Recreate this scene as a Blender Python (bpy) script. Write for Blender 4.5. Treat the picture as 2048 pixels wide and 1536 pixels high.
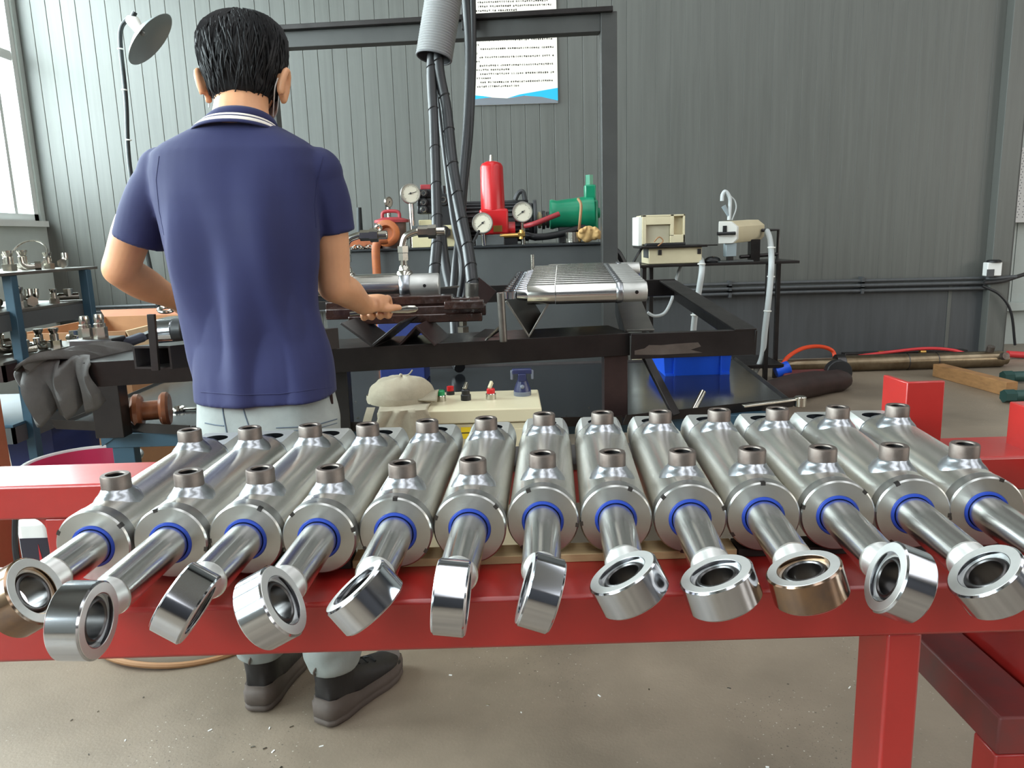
import bpy, bmesh, math, random
from mathutils import Vector, Matrix, noise
random.seed(7)
scene = bpy.context.scene
for _o in list(bpy.data.objects):
    bpy.data.objects.remove(_o)
COL = scene.collection

# ---------------------------------------------------------------- camera
FPX, PITCH, ROLL, CAMH = 1538.0, math.radians(10.9), 0.03, 1.2
FW = Vector((0, math.cos(PITCH), -math.sin(PITCH)))
UP0 = Vector((0, math.sin(PITCH), math.cos(PITCH)))
RT = math.cos(ROLL) * Vector((1, 0, 0)) - math.sin(ROLL) * UP0
UPV = math.sin(ROLL) * Vector((1, 0, 0)) + math.cos(ROLL) * UP0
cam_data = bpy.data.cameras.new('camera')
cam_data.sensor_fit = 'HORIZONTAL'
cam_data.sensor_width = 36.0
cam_data.lens = FPX / 2048.0 * 36.0
cam_data.clip_start = 0.05
cam = bpy.data.objects.new('camera', cam_data)
COL.objects.link(cam)
cam.matrix_world = Matrix(((RT.x, UPV.x, -FW.x, 0), (RT.y, UPV.y, -FW.y, 0), (RT.z, UPV.z, -FW.z, CAMH), (0, 0, 0, 1)))
scene.camera = cam

# ---------------------------------------------------------------- world, lights, exposure
world = bpy.data.worlds.new('sky')
scene.world = world
world.use_nodes = True
_bg = world.node_tree.nodes['Background']
_bg.inputs['Color'].default_value = (0.86, 0.93, 1.0, 1)
_bg.inputs['Strength'].default_value = 3.0
scene.view_settings.view_transform = 'Standard'
scene.view_settings.look = 'None'
scene.view_settings.gamma = 1.0
scene.view_settings.use_curve_mapping = False
scene.view_settings.exposure = -0.5

def area_light(name, loc, direction, sx, sy, power, color):
    l = bpy.data.lights.new(name, 'AREA')
    l.shape = 'RECTANGLE'
    l.size, l.size_y, l.energy, l.color = sx, sy, power, color
    o = bpy.data.objects.new(name, l)
    COL.objects.link(o)
    o.location = loc
    o.rotation_euler = Vector(direction).to_track_quat('-Z', 'Z').to_euler()
    return o
WIN_L = [(7.0, 4.5), (3.9, 1.5), (0.9, -1.5), (-2.1, -4.5)]       # window openings of the left wall (y from, to)
WZ0, WZ1 = 1.45, 4.6
for a, b in WIN_L:                                                 # daylight outside each left window
    area_light('window_daylight', (-4.42, (a + b) / 2, (WZ0 + WZ1) / 2), (1, 0, -0.15), a - b, WZ1 - WZ0, 950, (0.88, 0.95, 1.0))
SKYL = [(-1.0, 1.0), (3.2, 5.2), (7.4, 9.4)]                       # roof lights running along y
for a, b in SKYL:
    area_light('roof_daylight', ((a + b) / 2, -3.0, 6.72), (0, 0, -1), b - a, 17.0, 165, (1.0, 0.97, 0.92))
for a, b in [(2.0, -2.0), (-4.0, -8.0)]:                           # windows of the far right wall
    area_light('window_daylight', (12.55, (a + b) / 2, 3.2), (-1, 0, 0), a - b, 3.0, 420, (1.0, 0.93, 0.8))

def ray(x, y):
    return FW + (x - 1024) / FPX * RT + (768 - y) / FPX * UPV
def P(x, y, Y):
    d = ray(x, y); t = Y / d.y
    return Vector((d.x * t, Y, CAMH + d.z * t))
def G(x, y, z):
    d = ray(x, y); t = (z - CAMH) / d.z
    return Vector((d.x * t, d.y * t, z))
def V(*a):
    return Vector(a)

# ---------------------------------------------------------------- materials
def lin(c):
    def f(v):
        v /= 255.0
        return v / 12.92 if v <= 0.04045 else ((v + 0.055) / 1.055) ** 2.4
    return (f(c[0]), f(c[1]), f(c[2]), 1)
MATS = {}
def mat(name, rgb, rough=0.5, metal=0.0, var=0.0, vscale=8.0, bump=0.0, bscale=60.0, spec=0.5, rgb2=None,
        stretch=(1, 1, 1), aniso=0.0, emit=0.0, coat=0.0, rvar=0.0, sheen=0.0, sss=0.0, thresh=None):
    m = bpy.data.materials.new(name)
    m.use_nodes = True
    nt = m.node_tree
    b = nt.nodes['Principled BSDF']
    c = lin(rgb)
    b.inputs['Base Color'].default_value = c
    b.inputs['Roughness'].default_value = rough
    b.inputs['Metallic'].default_value = metal
    b.inputs['Specular IOR Level'].default_value = spec
    b.inputs['Coat Weight'].default_value = coat
    if sheen: b.inputs['Sheen Weight'].default_value = sheen
    if sss:
        b.inputs['Subsurface Weight'].default_value = sss
        b.inputs['Subsurface Radius'].default_value = (0.012, 0.005, 0.003)
    if emit:
        b.inputs['Emission Color'].default_value = c
        b.inputs['Emission Strength'].default_value = emit
    tc = mp = None
    def coords():
        nonlocal tc, mp
        if mp is None:
            tc = nt.nodes.new('ShaderNodeTexCoord'); mp = nt.nodes.new('ShaderNodeMapping')
            mp.inputs['Scale'].default_value = stretch
            nt.links.new(tc.outputs['Object'], mp.inputs['Vector'])
        return mp.outputs['Vector']
    if var or rgb2:
        n = nt.nodes.new('ShaderNodeTexNoise')
        n.inputs['Scale'].default_value = vscale; n.inputs['Detail'].default_value = 6; n.inputs['Roughness'].default_value = 0.62
        nt.links.new(coords(), n.inputs['Vector'])
        r = nt.nodes.new('ShaderNodeValToRGB')
        lo, hi = thresh or (0.32, 0.68)
        r.color_ramp.elements[0].position = lo; r.color_ramp.elements[1].position = hi
        if rgb2:
            r.color_ramp.elements[0].color = c; r.color_ramp.elements[1].color = lin(rgb2)
        else:
            r.color_ramp.elements[0].color = tuple(v * (1 - var) for v in c[:3]) + (1,)
            r.color_ramp.elements[1].color = tuple(min(1, v * (1 + var)) for v in c[:3]) + (1,)
        nt.links.new(n.outputs['Fac'], r.inputs['Fac']); nt.links.new(r.outputs['Color'], b.inputs['Base Color'])
        if rvar:
            mr = nt.nodes.new('ShaderNodeMapRange')
            mr.inputs['To Min'].default_value = max(0.02, rough - rvar); mr.inputs['To Max'].default_value = min(1, rough + rvar)
            nt.links.new(n.outputs['Fac'], mr.inputs['Value']); nt.links.new(mr.outputs['Result'], b.inputs['Roughness'])
    if bump:
        n2 = nt.nodes.new('ShaderNodeTexNoise')
        n2.inputs['Scale'].default_value = bscale; n2.inputs['Detail'].default_value = 4
        nt.links.new(coords(), n2.inputs['Vector'])
        bp = nt.nodes.new('ShaderNodeBump')
        bp.inputs['Strength'].default_value = bump; bp.inputs['Distance'].default_value = 0.004
        nt.links.new(n2.outputs['Fac'], bp.inputs['Height']); nt.links.new(bp.outputs['Normal'], b.inputs['Normal'])
    if aniso:
        b.inputs['Anisotropic'].default_value = aniso; b.inputs['Anisotropic Rotation'].default_value = 0.25
        tg = nt.nodes.new('ShaderNodeTangent'); tg.direction_type = 'RADIAL'; tg.axis = 'Y'
        nt.links.new(tg.outputs['Tangent'], b.inputs['Tangent'])
    MATS[name] = m
    return m
M = MATS
def concrete_specks(m):
    nt = m.node_tree; b = nt.nodes['Principled BSDF']
    src = b.inputs['Base Color'].links[0].from_socket
    tc = nt.nodes.new('ShaderNodeTexCoord')
    def speck(scale, lo, hi, col, src):
        v = nt.nodes.new('ShaderNodeTexVoronoi'); v.inputs['Scale'].default_value = scale; v.inputs['Randomness'].default_value = 1
        nt.links.new(tc.outputs['Object'], v.inputs['Vector'])
        r = nt.nodes.new('ShaderNodeMapRange'); r.inputs['From Min'].default_value = lo; r.inputs['From Max'].default_value = hi
        r.inputs['To Min'].default_value = 1; r.inputs['To Max'].default_value = 0
        nt.links.new(v.outputs['Distance'], r.inputs['Value'])
        n = nt.nodes.new('ShaderNodeTexNoise'); n.inputs['Scale'].default_value = 2.5; nt.links.new(tc.outputs['Object'], n.inputs['Vector'])
        q = nt.nodes.new('ShaderNodeMapRange'); q.inputs['From Min'].default_value = 0.42; q.inputs['From Max'].default_value = 0.6
        nt.links.new(n.outputs['Fac'], q.inputs['Value'])
        mu = nt.nodes.new('ShaderNodeMath'); mu.operation = 'MULTIPLY'; nt.links.new(r.outputs['Result'], mu.inputs[0]); nt.links.new(q.outputs['Result'], mu.inputs[1])
        x = nt.nodes.new('ShaderNodeMix'); x.data_type = 'RGBA'; x.inputs[7].default_value = lin(col)
        nt.links.new(mu.outputs[0], x.inputs[0]); nt.links.new(src, x.inputs[6])
        return x.outputs[2]
    src = speck(55, 0.06, 0.12, (205, 198, 186), src)
    src = speck(34, 0.05, 0.11, (70, 62, 54), src)
    src = speck(120, 0.10, 0.2, (96, 86, 76), src)
    nt.links.new(src, b.inputs['Base Color'])

mat('wall_paint', (90, 91, 87), 0.42, var=0.10, vscale=3.0, stretch=(9, 1, 0.35), bump=0.05, bscale=9, rvar=0.08)
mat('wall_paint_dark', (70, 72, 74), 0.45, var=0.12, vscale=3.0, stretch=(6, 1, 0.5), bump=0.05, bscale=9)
mat('wall_seam', (84, 86, 84), 0.6)
mat('wall_light', (176, 184, 180), 0.5, var=0.06, vscale=3)
mat('hall_wall', (74, 76, 82), 0.7)
mat('roof_sheet', (120, 114, 104), 0.7)
mat('frame_white', (205, 208, 205), 0.4)
mat('concrete', (128, 115, 100), 0.42, var=0.26, vscale=1.6, bump=0.16, bscale=150, rvar=0.16)
concrete_specks(MATS['concrete'])
mat('red_paint', (158, 36, 32), 0.33, var=0.07, vscale=9, bump=0.02, bscale=40, rvar=0.07, coat=0.35)
MATS['red_paint'].node_tree.nodes['Principled BSDF'].inputs['Coat Roughness'].default_value = 0.16
mat('red_paint_worn', (122, 44, 42), 0.45, rgb2=(88, 58, 56), vscale=7)
mat('batten_wood', (196, 170, 128), 0.7, var=0.15, vscale=20, stretch=(0.3, 3, 3))
mat('batten_dark', (48, 42, 40), 0.7, var=0.2)
mat('steel_barrel', (232, 229, 221), 0.27, 1.0, var=0.03, vscale=9, aniso=0.72)
mat('steel_gland', (178, 178, 175), 0.34, 1.0, var=0.07, vscale=14, aniso=0.3)
mat('steel_chrome', (190, 192, 198), 0.12, 1.0)
mat('steel_rod', (226, 224, 220), 0.2, 1.0, var=0.03, vscale=10, aniso=0.7)
mat('steel_satin', (222, 220, 216), 0.2, 1.0, var=0.03, vscale=10)
mat('steel_eye_face', (212, 211, 208), 0.42, 0.82, var=0.05, vscale=30)
mat('steel_dark', (88, 86, 86), 0.32, 1.0)
mat('steel_bronze', (176, 142, 108), 0.16, 1.0, rgb2=(128, 112, 104), vscale=12)
mat('steel_port', (120, 112, 106), 0.5, 0.85, rgb2=(92, 80, 74), vscale=26, bump=0.03, bscale=90)
mat('steel_bore', (44, 42, 42), 0.45, 0.9)
mat('steel_weld', (182, 185, 190), 0.3, 1.0, var=0.14, vscale=50, bump=0.12, bscale=90)
mat('steel_lug', (196, 196, 192), 0.42, 0.85, var=0.08, vscale=22)
mat('seal_blue', (22, 56, 150), 0.45)

# ---------------------------------------------------------------- mesh helpers
class MB:
    def __init__(s):
        s.v = []; s.f = []
    def add(s, vs, fs):
        o = len(s.v)
        s.v += [Vector(v) for v in vs]
        s.f += [tuple(i + o for i in f) for f in fs]
        return s
    def hexa(s, p):
        return s.add(p, [(0, 3, 2, 1), (4, 5, 6, 7), (0, 1, 5, 4), (1, 2, 6, 5), (2, 3, 7, 6), (3, 0, 4, 7)])
    def b2(s, a, b):
        x0, y0, z0 = a; x1, y1, z1 = b
        x0, x1 = min(x0, x1), max(x0, x1); y0, y1 = min(y0, y1), max(y0, y1); z0, z1 = min(z0, z1), max(z0, z1)
        return s.hexa([(x0, y0, z0), (x1, y0, z0), (x1, y1, z0), (x0, y1, z0), (x0, y0, z1), (x1, y0, z1), (x1, y1, z1), (x0, y1, z1)])
    def box(s, c, size, rot=None):
        hx, hy, hz = size[0] / 2, size[1] / 2, size[2] / 2
        pts = [Vector(q) for q in [(-hx, -hy, -hz), (hx, -hy, -hz), (hx, hy, -hz), (-hx, hy, -hz), (-hx, -hy, hz), (hx, -hy, hz), (hx, hy, hz), (-hx, hy, hz)]]
        if rot is not None: pts = [rot @ q for q in pts]
        return s.hexa([q + Vector(c) for q in pts])
    def bar(s, a, b, w, h, up=(0, 0, 1), inset=0.0):
        a = Vector(a); b = Vector(b); d = (b - a).normalized()
        sd = d.cross(Vector(up)).normalized(); u = sd.cross(d)
        a = a + d * inset; b = b - d * inset
        q = []
        for e in (a, b):
            q += [e - sd * w / 2 - u * h / 2, e + sd * w / 2 - u * h / 2, e + sd * w / 2 + u * h / 2, e - sd * w / 2 + u * h / 2]
        return s.add(q, [(0, 1, 2, 3), (7, 6, 5, 4), (0, 4, 5, 1), (1, 5, 6, 2), (2, 6, 7, 3), (3, 7, 4, 0)])
    def angle(s, a, b, wt, ht, t, side=1, up=(0, 0, 1)):
        """angle iron: flat flange on top (width wt, towards side), hanging flange at the edge line a-b"""
        a = Vector(a); b = Vector(b); d = (b - a).normalized()
        sd = d.cross(Vector(up)).normalized() * side; u = Vector(up)
        prof = [(0, 0), (wt, 0), (wt, -t), (t, -t), (t, -ht), (0, -ht)]
        q = [e + sd * x + u * z for e in (a, b) for x, z in prof]
        n = 6
        fs = [tuple((i, (i + 1) % n, n + (i + 1) % n, n + i)) for i in range(n)]
        fs += [(0, 5, 4, 3), (0, 3, 2, 1), (6, 9, 10, 11), (6, 7, 8, 9)]
        return s.add(q, fs)
    def lathe(s, o, axis, prof, n=32, close=False):
        o = Vector(o); ax = Vector(axis).normalized()
        t = Vector((1, 0, 0)) if abs(ax.x) < 0.8 else Vector((0, 1, 0))
        e1 = ax.cross(t).normalized(); e2 = ax.cross(e1)
        vs = []; fs = []; rows = []
        for (h, r) in prof:
            if r < 1e-7:
                rows.append([len(vs)]); vs.append(o + ax * h)
            else:
                rows.append(list(range(len(vs), len(vs) + n)))
                for k in range(n):
                    a = 2 * math.pi * k / n
                    vs.append(o + ax * h + (e1 * math.cos(a) + e2 * math.sin(a)) * r)
        pairs = list(zip(rows, rows[1:]))
        if close: pairs.append((rows[-1], rows[0]))
        for A, B in pairs:
            for k in range(n):
                k2 = (k + 1) % n
                if len(A) == 1 and len(B) == 1: continue
                if len(A) == 1: fs.append((A[0], B[k2], B[k]))
                elif len(B) == 1: fs.append((A[k], A[k2], B[0]))
                else: fs.append((A[k], A[k2], B[k2], B[k]))
        return s.add(vs, fs)
    def cyl(s, a, b, r, r2=None, n=20):
        a = Vector(a); b = Vector(b); L = (b - a).length
        r2 = r if r2 is None else r2
        return s.lathe(a, b - a, [(0, 0), (0, r), (L, r2), (L, 0)], n)
    def ccyl(s, a, b, r, c=0.002, n=24):
        a = Vector(a); b = Vector(b); L = (b - a).length
        return s.lathe(a, b - a, [(0, 0), (0, r - c), (c, r), (L - c, r), (L, r - c), (L, 0)], n)
    def tube(s, pts, r, n=10, caps=True, flat=None):
        pts = [Vector(p) for p in pts]
        m = len(pts)
        rs = r if isinstance(r, (list, tuple)) else [r] * m
        tang = [(pts[min(i + 1, m - 1)] - pts[max(i - 1, 0)]).normalized() for i in range(m)]
        t0 = tang[0]
        u = t0.cross(Vector((0, 0, 1)))
        if u.length < 1e-3: u = t0.cross(Vector((1, 0, 0)))
        u.normalize()
        vs = []; fs = []
        for i in range(m):
            u = (u - tang[i] * u.dot(tang[i])).normalized(); w = tang[i].cross(u)
            for k in range(n):
                a = 2 * math.pi * k / n
                vs.append(pts[i] + (u * math.cos(a) + w * math.sin(a)) * rs[i])
        for i in range(m - 1):
            for k in range(n):
                k2 = (k + 1) % n
                fs.append((i * n + k, i * n + k2, (i + 1) * n + k2, (i + 1) * n + k))
        if caps:
            fs.append(tuple(range(n - 1, -1, -1))); fs.append(tuple((m - 1) * n + k for k in range(n)))
        return s.add(vs, fs)
    def loft(s, rings, caps=True):
        n = len(rings[0]); vs = [v for r in rings for v in r]; fs = []
        for i in range(len(rings) - 1):
            for k in range(n):
                k2 = (k + 1) % n
                fs.append((i * n + k, i * n + k2, (i + 1) * n + k2, (i + 1) * n + k))
        if caps:
            fs.append(tuple(range(n - 1, -1, -1))); fs.append(tuple((len(rings) - 1) * n + k for k in range(n)))
        return s.add(vs, fs)
    def prism(s, poly, d):
        n = len(poly); d = Vector(d)
        vs = [Vector(p) for p in poly] + [Vector(p) + d for p in poly]
        fs = [tuple(range(n - 1, -1, -1)), tuple(range(n, 2 * n))] + [(i, (i + 1) % n, n + (i + 1) % n, n + i) for i in range(n)]
        return s.add(vs, fs)
    def torus(s, c, axis, R, r, n=32, m=8):
        return s.lathe(c, axis, [(r * math.sin(2 * math.pi * k / m), R + r * math.cos(2 * math.pi * k / m)) for k in range(m)], n, close=True)
    def ball(s, c, r, n=16, m=9, axis=(0, 0, 1), squash=1.0):
        return s.lathe(c, axis, [(-r * squash * math.cos(math.pi * k / (m - 1)), r * math.sin(math.pi * k / (m - 1))) for k in range(m)], n)
    def hexn(s, a, b, r):
        return s.cyl(a, b, r, n=6)

WL = {}
def finish(me, smooth):
    bm = bmesh.new(); bm.from_mesh(me)
    bmesh.ops.recalc_face_normals(bm, faces=bm.faces[:])
    bm.to_mesh(me); bm.free()
    if smooth:
        me.polygons.foreach_set('use_smooth', [True] * len(me.polygons))
        me.set_sharp_from_angle(angle=math.radians(smooth))
def build(mb, name, material, parent=None, smooth=38, bev=0.0, origin=None, recalc=True, label=None):
    if parent is not None: o0 = WL[parent.name_full] if origin is None else Vector(origin)
    elif origin is not None: o0 = Vector(origin)
    else:
        xs = [v.x for v in mb.v]; ys = [v.y for v in mb.v]; zs = [v.z for v in mb.v]
        o0 = Vector(((min(xs) + max(xs)) / 2, (min(ys) + max(ys)) / 2, min(zs)))
    me = bpy.data.meshes.new(name)
    me.from_pydata([v - o0 for v in mb.v], [], mb.f)
    me.materials.append(M[material] if isinstance(material, str) else material)
    finish(me, smooth)
    ob = bpy.data.objects.new(name, me)
    COL.objects.link(ob)
    WL[ob.name_full] = o0
    if parent is not None:
        ob.parent = parent
        if origin is not None: ob.location = o0 - WL[parent.name_full]
    else: ob.location = o0
    if bev:
        md = ob.modifiers.new('bevel', 'BEVEL'); md.width = bev; md.segments = 2; md.limit_method = 'ANGLE'; md.angle_limit = math.radians(45)
    if label: ob['label'] = label
    return ob
def root(name, loc, label, cat, group=None):
    o = bpy.data.objects.new(name, None); COL.objects.link(o)
    o.empty_display_size = 0.05; o.location = loc; WL[o.name_full] = Vector(loc)
    return tag(o, label, cat, group)
def tag(o, label, cat, group=None):
    o['label'] = label; o['category'] = cat
    if group: o['group'] = group
    return o
def struct(o):
    o['kind'] = 'structure'; return o
def copy_tree(o, parent=None):
    c = o.copy(); COL.objects.link(c)
    if parent is not None:
        c.parent = parent; c.matrix_parent_inverse = o.matrix_parent_inverse.copy()
    for ch in o.children: copy_tree(ch, c)
    return c
def spline(pts, per=8):
    pts = [Vector(p) for p in pts]
    q = [pts[0] * 2 - pts[1]] + pts + [pts[-1] * 2 - pts[-2]]
    out = []
    for i in range(1, len(q) - 2):
        a, b, c, d = q[i - 1], q[i], q[i + 1], q[i + 2]
        for k in range(per):
            t = k / per
            out.append(0.5 * ((2 * b) + (c - a) * t + (2 * a - 5 * b + 4 * c - d) * t * t + (3 * b - a - 3 * c + d) * t ** 3))
    out.append(pts[-1])
    return out
def eval_mesh(ob):
    dg = bpy.context.evaluated_depsgraph_get()
    return bpy.data.meshes.new_from_object(ob.evaluated_get(dg))
def remesh(mb, voxel, smooth_it=4):
    """join overlapping closed shapes into one continuous surface"""
    me = bpy.data.meshes.new('tmp'); me.from_pydata(mb.v, [], mb.f); finish(me, 0)
    ob = bpy.data.objects.new('tmp', me); COL.objects.link(ob)
    md = ob.modifiers.new('r', 'REMESH'); md.mode = 'VOXEL'; md.voxel_size = voxel
    if smooth_it:
        sm = ob.modifiers.new('s', 'SMOOTH'); sm.factor = 0.5; sm.iterations = smooth_it
    bpy.context.view_layer.update()
    res = eval_mesh(ob)
    out = MB(); out.v = [v.co.copy() for v in res.vertices]; out.f = [tuple(p.vertices) for p in res.polygons]
    bpy.data.objects.remove(ob); bpy.data.meshes.remove(res)
    return out

# ================================================================ the hall
WY = 7.06                                      # back wall face
XL, XR = -4.13, 4.34
fl = MB().b2((-4.6, -12, -0.15), (12.6, 8.2, 0))
FLOOR = struct(build(fl, 'floor', 'concrete', smooth=0))
ce = struct(build(MB().b2((-4.6, -12, 6.8), (-1.0, 8.2, 6.95)).b2((1.0, -12, 6.8), (3.2, 8.2, 6.95)).b2((5.2, -12, 6.8), (7.4, 8.2, 6.95))
            .b2((9.4, -12, 6.8), (12.6, 8.2, 6.95)).b2((-1.0, 5.6, 6.8), (9.4, 8.2, 6.95)).b2((-1.0, -12, 6.8), (9.4, -11.5, 6.95)), 'ceiling', 'roof_sheet', smooth=0))
struct(build(MB().b2((-4.6, -12.2, 0), (12.6, -12, 6.8)), 'wall_front', 'hall_wall', smooth=0))
rw = MB().b2((12.4, -12, 0), (12.6, 8.2, 1.7)).b2((12.4, -12, 4.7), (12.6, 8.2, 6.8))
for a, b in [(8.2, 2.0), (-2.0, -4.0), (-8.0, -12)]: rw.b2((12.4, b, 1.7), (12.6, a, 4.7))
struct(build(rw, 'wall_right', 'hall_wall', smooth=0))
# left wall with window openings
lw = MB().b2((-4.6, -12, 0), (XL, WY + 0.3, WZ0)).b2((-4.6, -12, WZ1), (XL, WY + 0.3, 6.8))
edges = [WY + 0.3] + [v for ab in WIN_L for v in ab] + [-12]
for i in range(0, len(edges), 2): lw.b2((-4.6, edges[i + 1], WZ0), (XL, edges[i], WZ1))
struct(build(lw, 'wall_left', 'wall_light', smooth=0))
gm = bpy.data.materials.new('window_glass'); gm.use_nodes = True
_nt = gm.node_tree; _nt.nodes.clear()
_o = _nt.nodes.new('ShaderNodeOutputMaterial'); _mx = _nt.nodes.new('ShaderNodeMixShader'); _t = _nt.nodes.new('ShaderNodeBsdfTransparent'); _g = _nt.nodes.new('ShaderNodeBsdfGlossy')
_g.inputs['Roughness'].default_value = 0.05; _mx.inputs['Fac'].default_value = 0.06; _t.inputs['Color'].default_value = (0.93, 0.97, 0.96, 1)
_nt.links.new(_t.outputs[0], _mx.inputs[1]); _nt.links.new(_g.outputs[0], _mx.inputs[2]); _nt.links.new(_mx.outputs[0], _o.inputs[0])
M['window_glass'] = gm
for wi, (a, b) in enumerate(WIN_L):
    fr = MB(); x = -4.19
    for (y0, y1, z0, z1) in [(a, a - 0.06, WZ0, WZ1), (b + 0.06, b, WZ0, WZ1), (a, b, WZ0, WZ0 + 0.06), (a, b, WZ1 - 0.06, WZ1)]:
        fr.b2((x - 0.04, y1, z0), (x + 0.04, y0, z1))
    w = struct(build(fr, 'window_%d' % (wi + 1), 'frame_white', smooth=0))
    WL[w.name_full] = WL[w.name_full]
    for k in (1, 2):
        ym = a + (b - a) * k / 3
        build(MB().b2((x - 0.03, ym - 0.022, WZ0), (x + 0.03, ym + 0.022, WZ1)), 'mullion', 'frame_white', w, smooth=0)
    if wi == 0: build(MB().b2((x - 0.03, a - 0.31, WZ0), (x + 0.03, a - 0.27, WZ1)), 'mullion', 'frame_white', w, smooth=0)
    build(MB().b2((x - 0.03, b, 2.78), (x + 0.03, a, 2.86)), 'transom', 'frame_white', w, smooth=0)
    for k in range(3):
        for z0, z1 in ((WZ0 + 0.06, 2.78), (2.86, WZ1 - 0.06)):
            y0 = a + (b - a) * k / 3 - 0.03; y1 = a + (b - a) * (k + 1) / 3 + 0.03
            build(MB().b2((x - 0.004, y1, z0), (x + 0.004, y0, z1)), 'pane', 'window_glass', w, smooth=0)
    build(MB().b2((XL - 0.25, b - 0.05, WZ0 - 0.05), (XL + 0.05, a + 0.02, WZ0)), 'window_sill', 'frame_white', w, smooth=0)

# back wall: backing sheet + separate vertical panels with recessed joints
wb = struct(build(MB().b2((XL - 0.1, WY + 0.012, 0), (XR + 0.25, WY + 0.2, 6.8)), 'wall_back', 'wall_seam', smooth=0))
PW = 0.127
np_ = int((XR - XL) / PW) + 1
for i in range(np_):
    x0 = XL + i * PW; x1 = min(x0 + PW, XR)
    if x1 - x0 < 0.02: continue
    gap = 0.0007 if x0 < 1.0 else 0.0004
    ch = 0.0035 if x0 < 1.0 else 0.001
    poly = [(x0 + gap, WY + 0.012, 0), (x0 + gap, WY + ch, 0), (x0 + gap + ch, WY, 0), (x1 - gap - ch, WY, 0), (x1 - gap, WY + ch, 0), (x1 - gap, WY + 0.012, 0)]
    build(MB().prism(poly, (0, 0, 6.8)), 'wall_panel', 'wall_paint', wb, smooth=0)
# dark painted dado at the right, under the conduits
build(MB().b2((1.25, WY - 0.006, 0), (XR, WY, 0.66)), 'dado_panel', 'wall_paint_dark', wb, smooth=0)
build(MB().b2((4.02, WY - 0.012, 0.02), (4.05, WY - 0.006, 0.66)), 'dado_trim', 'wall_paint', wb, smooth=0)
# steel column at the right end and the light wall behind it
colm = struct(build(MB().b2((XR, 6.96, 0), (XR + 0.17, WY + 0.2, 6.8)), 'trim_1', 'wall_paint', smooth=0, bev=0.006))
wr = struct(build(MB().b2((XR + 0.17, 7.55, 0), (12.4, 7.7, 6.8)), 'wall_far', 'wall_light', smooth=0))
for k in range(6):
    x0 = XR + 0.17 + k * 0.4
    build(MB().b2((x0 + 0.004, 7.53, 0.42), (x0 + 0.396, 7.55, 6.8)), 'wall_panel', 'wall_light', wr, smooth=0)
build(MB().b2((XR + 0.17, 7.46, 0.34), (8, 7.55, 0.42)), 'base_rail', 'wall_light', wr, smooth=0)

# ================================================================ red steel table
ZT = 0.76
t = root('steel_table', (0.1, 1.2, 0), 'red painted steel table frame carrying the row of big hydraulic cylinders', 'table')
build(MB().b2((-2.3, 0.885, 0.692), (1.25, 1.03, ZT)), 'front_beam', 'red_paint', t, bev=0.005)
build(MB().b2((-2.3, 1.405, 0.692), (1.25, 1.55, ZT)), 'back_beam', 'red_paint', t, bev=0.005)
for x in (-2.1, 1.05): build(MB().b2((x, 1.03, 0.695), (x + 0.08, 1.405, ZT - 0.004)), 'cross_beam', 'red_paint', t, bev=0.004)
build(MB().b2((0.466, 0.892, 0), (0.51, 0.972, 0.692)), 'leg', 'red_paint', t, bev=0.004)
build(MB().b2((-2.2, 0.892, 0), (-2.12, 0.972, 0.692)), 'leg', 'red_paint', t, bev=0.004)
g_ = MB().b2((-0.909, 1.41, 0.575), (-0.85, 1.49, 0.692))
build(g_, 'hanging_bracket', 'red_paint', t, bev=0.004)
gs = [V(-0.909, 1.415, 0.692)] + [V(-0.939 + 0.03 * math.sin(a), 1.415, 0.662 + 0.03 * math.cos(a)) for a in [k * math.pi / 12 for k in range(0, 7)]]
build(MB().prism(gs, (0, 0.02, 0)), 'gusset', 'red_paint', t)
build(MB().b2((1.16, 1.42, 0), (1.24, 1.5, 0.692)), 'leg', 'red_paint', t, bev=0.004)
# low side rail with its leg
build(MB().b2((0.735, 1.06, 0.385), (0.825, 1.42, 0.45)), 'side_rail', 'red_paint_worn', t, bev=0.004)
build(MB().b2((0.735, 1.06, 0), (0.825, 1.12, 0.385)), 'leg', 'red_paint', t, bev=0.004)
build(MB().b2((0.835, 1.06, 0.3), (0.85, 1.6, 0.692)), 'side_plate', 'red_paint', t, bev=0.003)
# corner posts of angle section standing above the table
c0 = G(1815, 765, 0.9)
ang = [(0, 0), (0.075, 0.003), (0.075, 0.013), (0.008, 0.012), (0.004, 0.085), (-0.006, 0.085)]
build(MB().prism([V(c0.x + a, c0.y + b, 0.55) for a, b in ang], (0, 0, 0.35)), 'corner_post', 'red_paint', t, bev=0.002)
build(MB().b2((0.995, 1.42, 0.692), (1.06, 1.5, 0.845)), 'corner_post', 'red_paint', t, bev=0.002)
bt = build(MB().b2((-0.225, 0.985, ZT), (0.3, 1.025, 0.7715)), 'wooden_batten', 'batten_wood', bev=0.001)
tag(bt, 'pale wooden batten on the front red beam under the middle cylinders', 'batten')
bt = build(MB().b2((-0.63, 0.985, ZT), (-0.227, 1.025, 0.7715)), 'wooden_batten', 'batten_dark', bev=0.001)
tag(bt, 'dark batten on the front red beam under the leftmost cylinders', 'batten')
bt = build(MB().b2((0.302, 0.985, ZT), (0.72, 1.025, 0.7715)), 'wooden_batten', 'batten_dark', bev=0.001)
tag(bt, 'dark batten on the front red beam under the rightmost cylinders', 'batten')
bt = build(MB().b2((-0.6, 1.402, ZT), (0.76, 1.54, 0.772)), 'wooden_batten', 'batten_dark', bev=0.001)  # rear support widened in dark colour, standing in for shade between the barrels
tag(bt, 'long added board on the back red beam, dark for the shade between cylinders', 'board')

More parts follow.
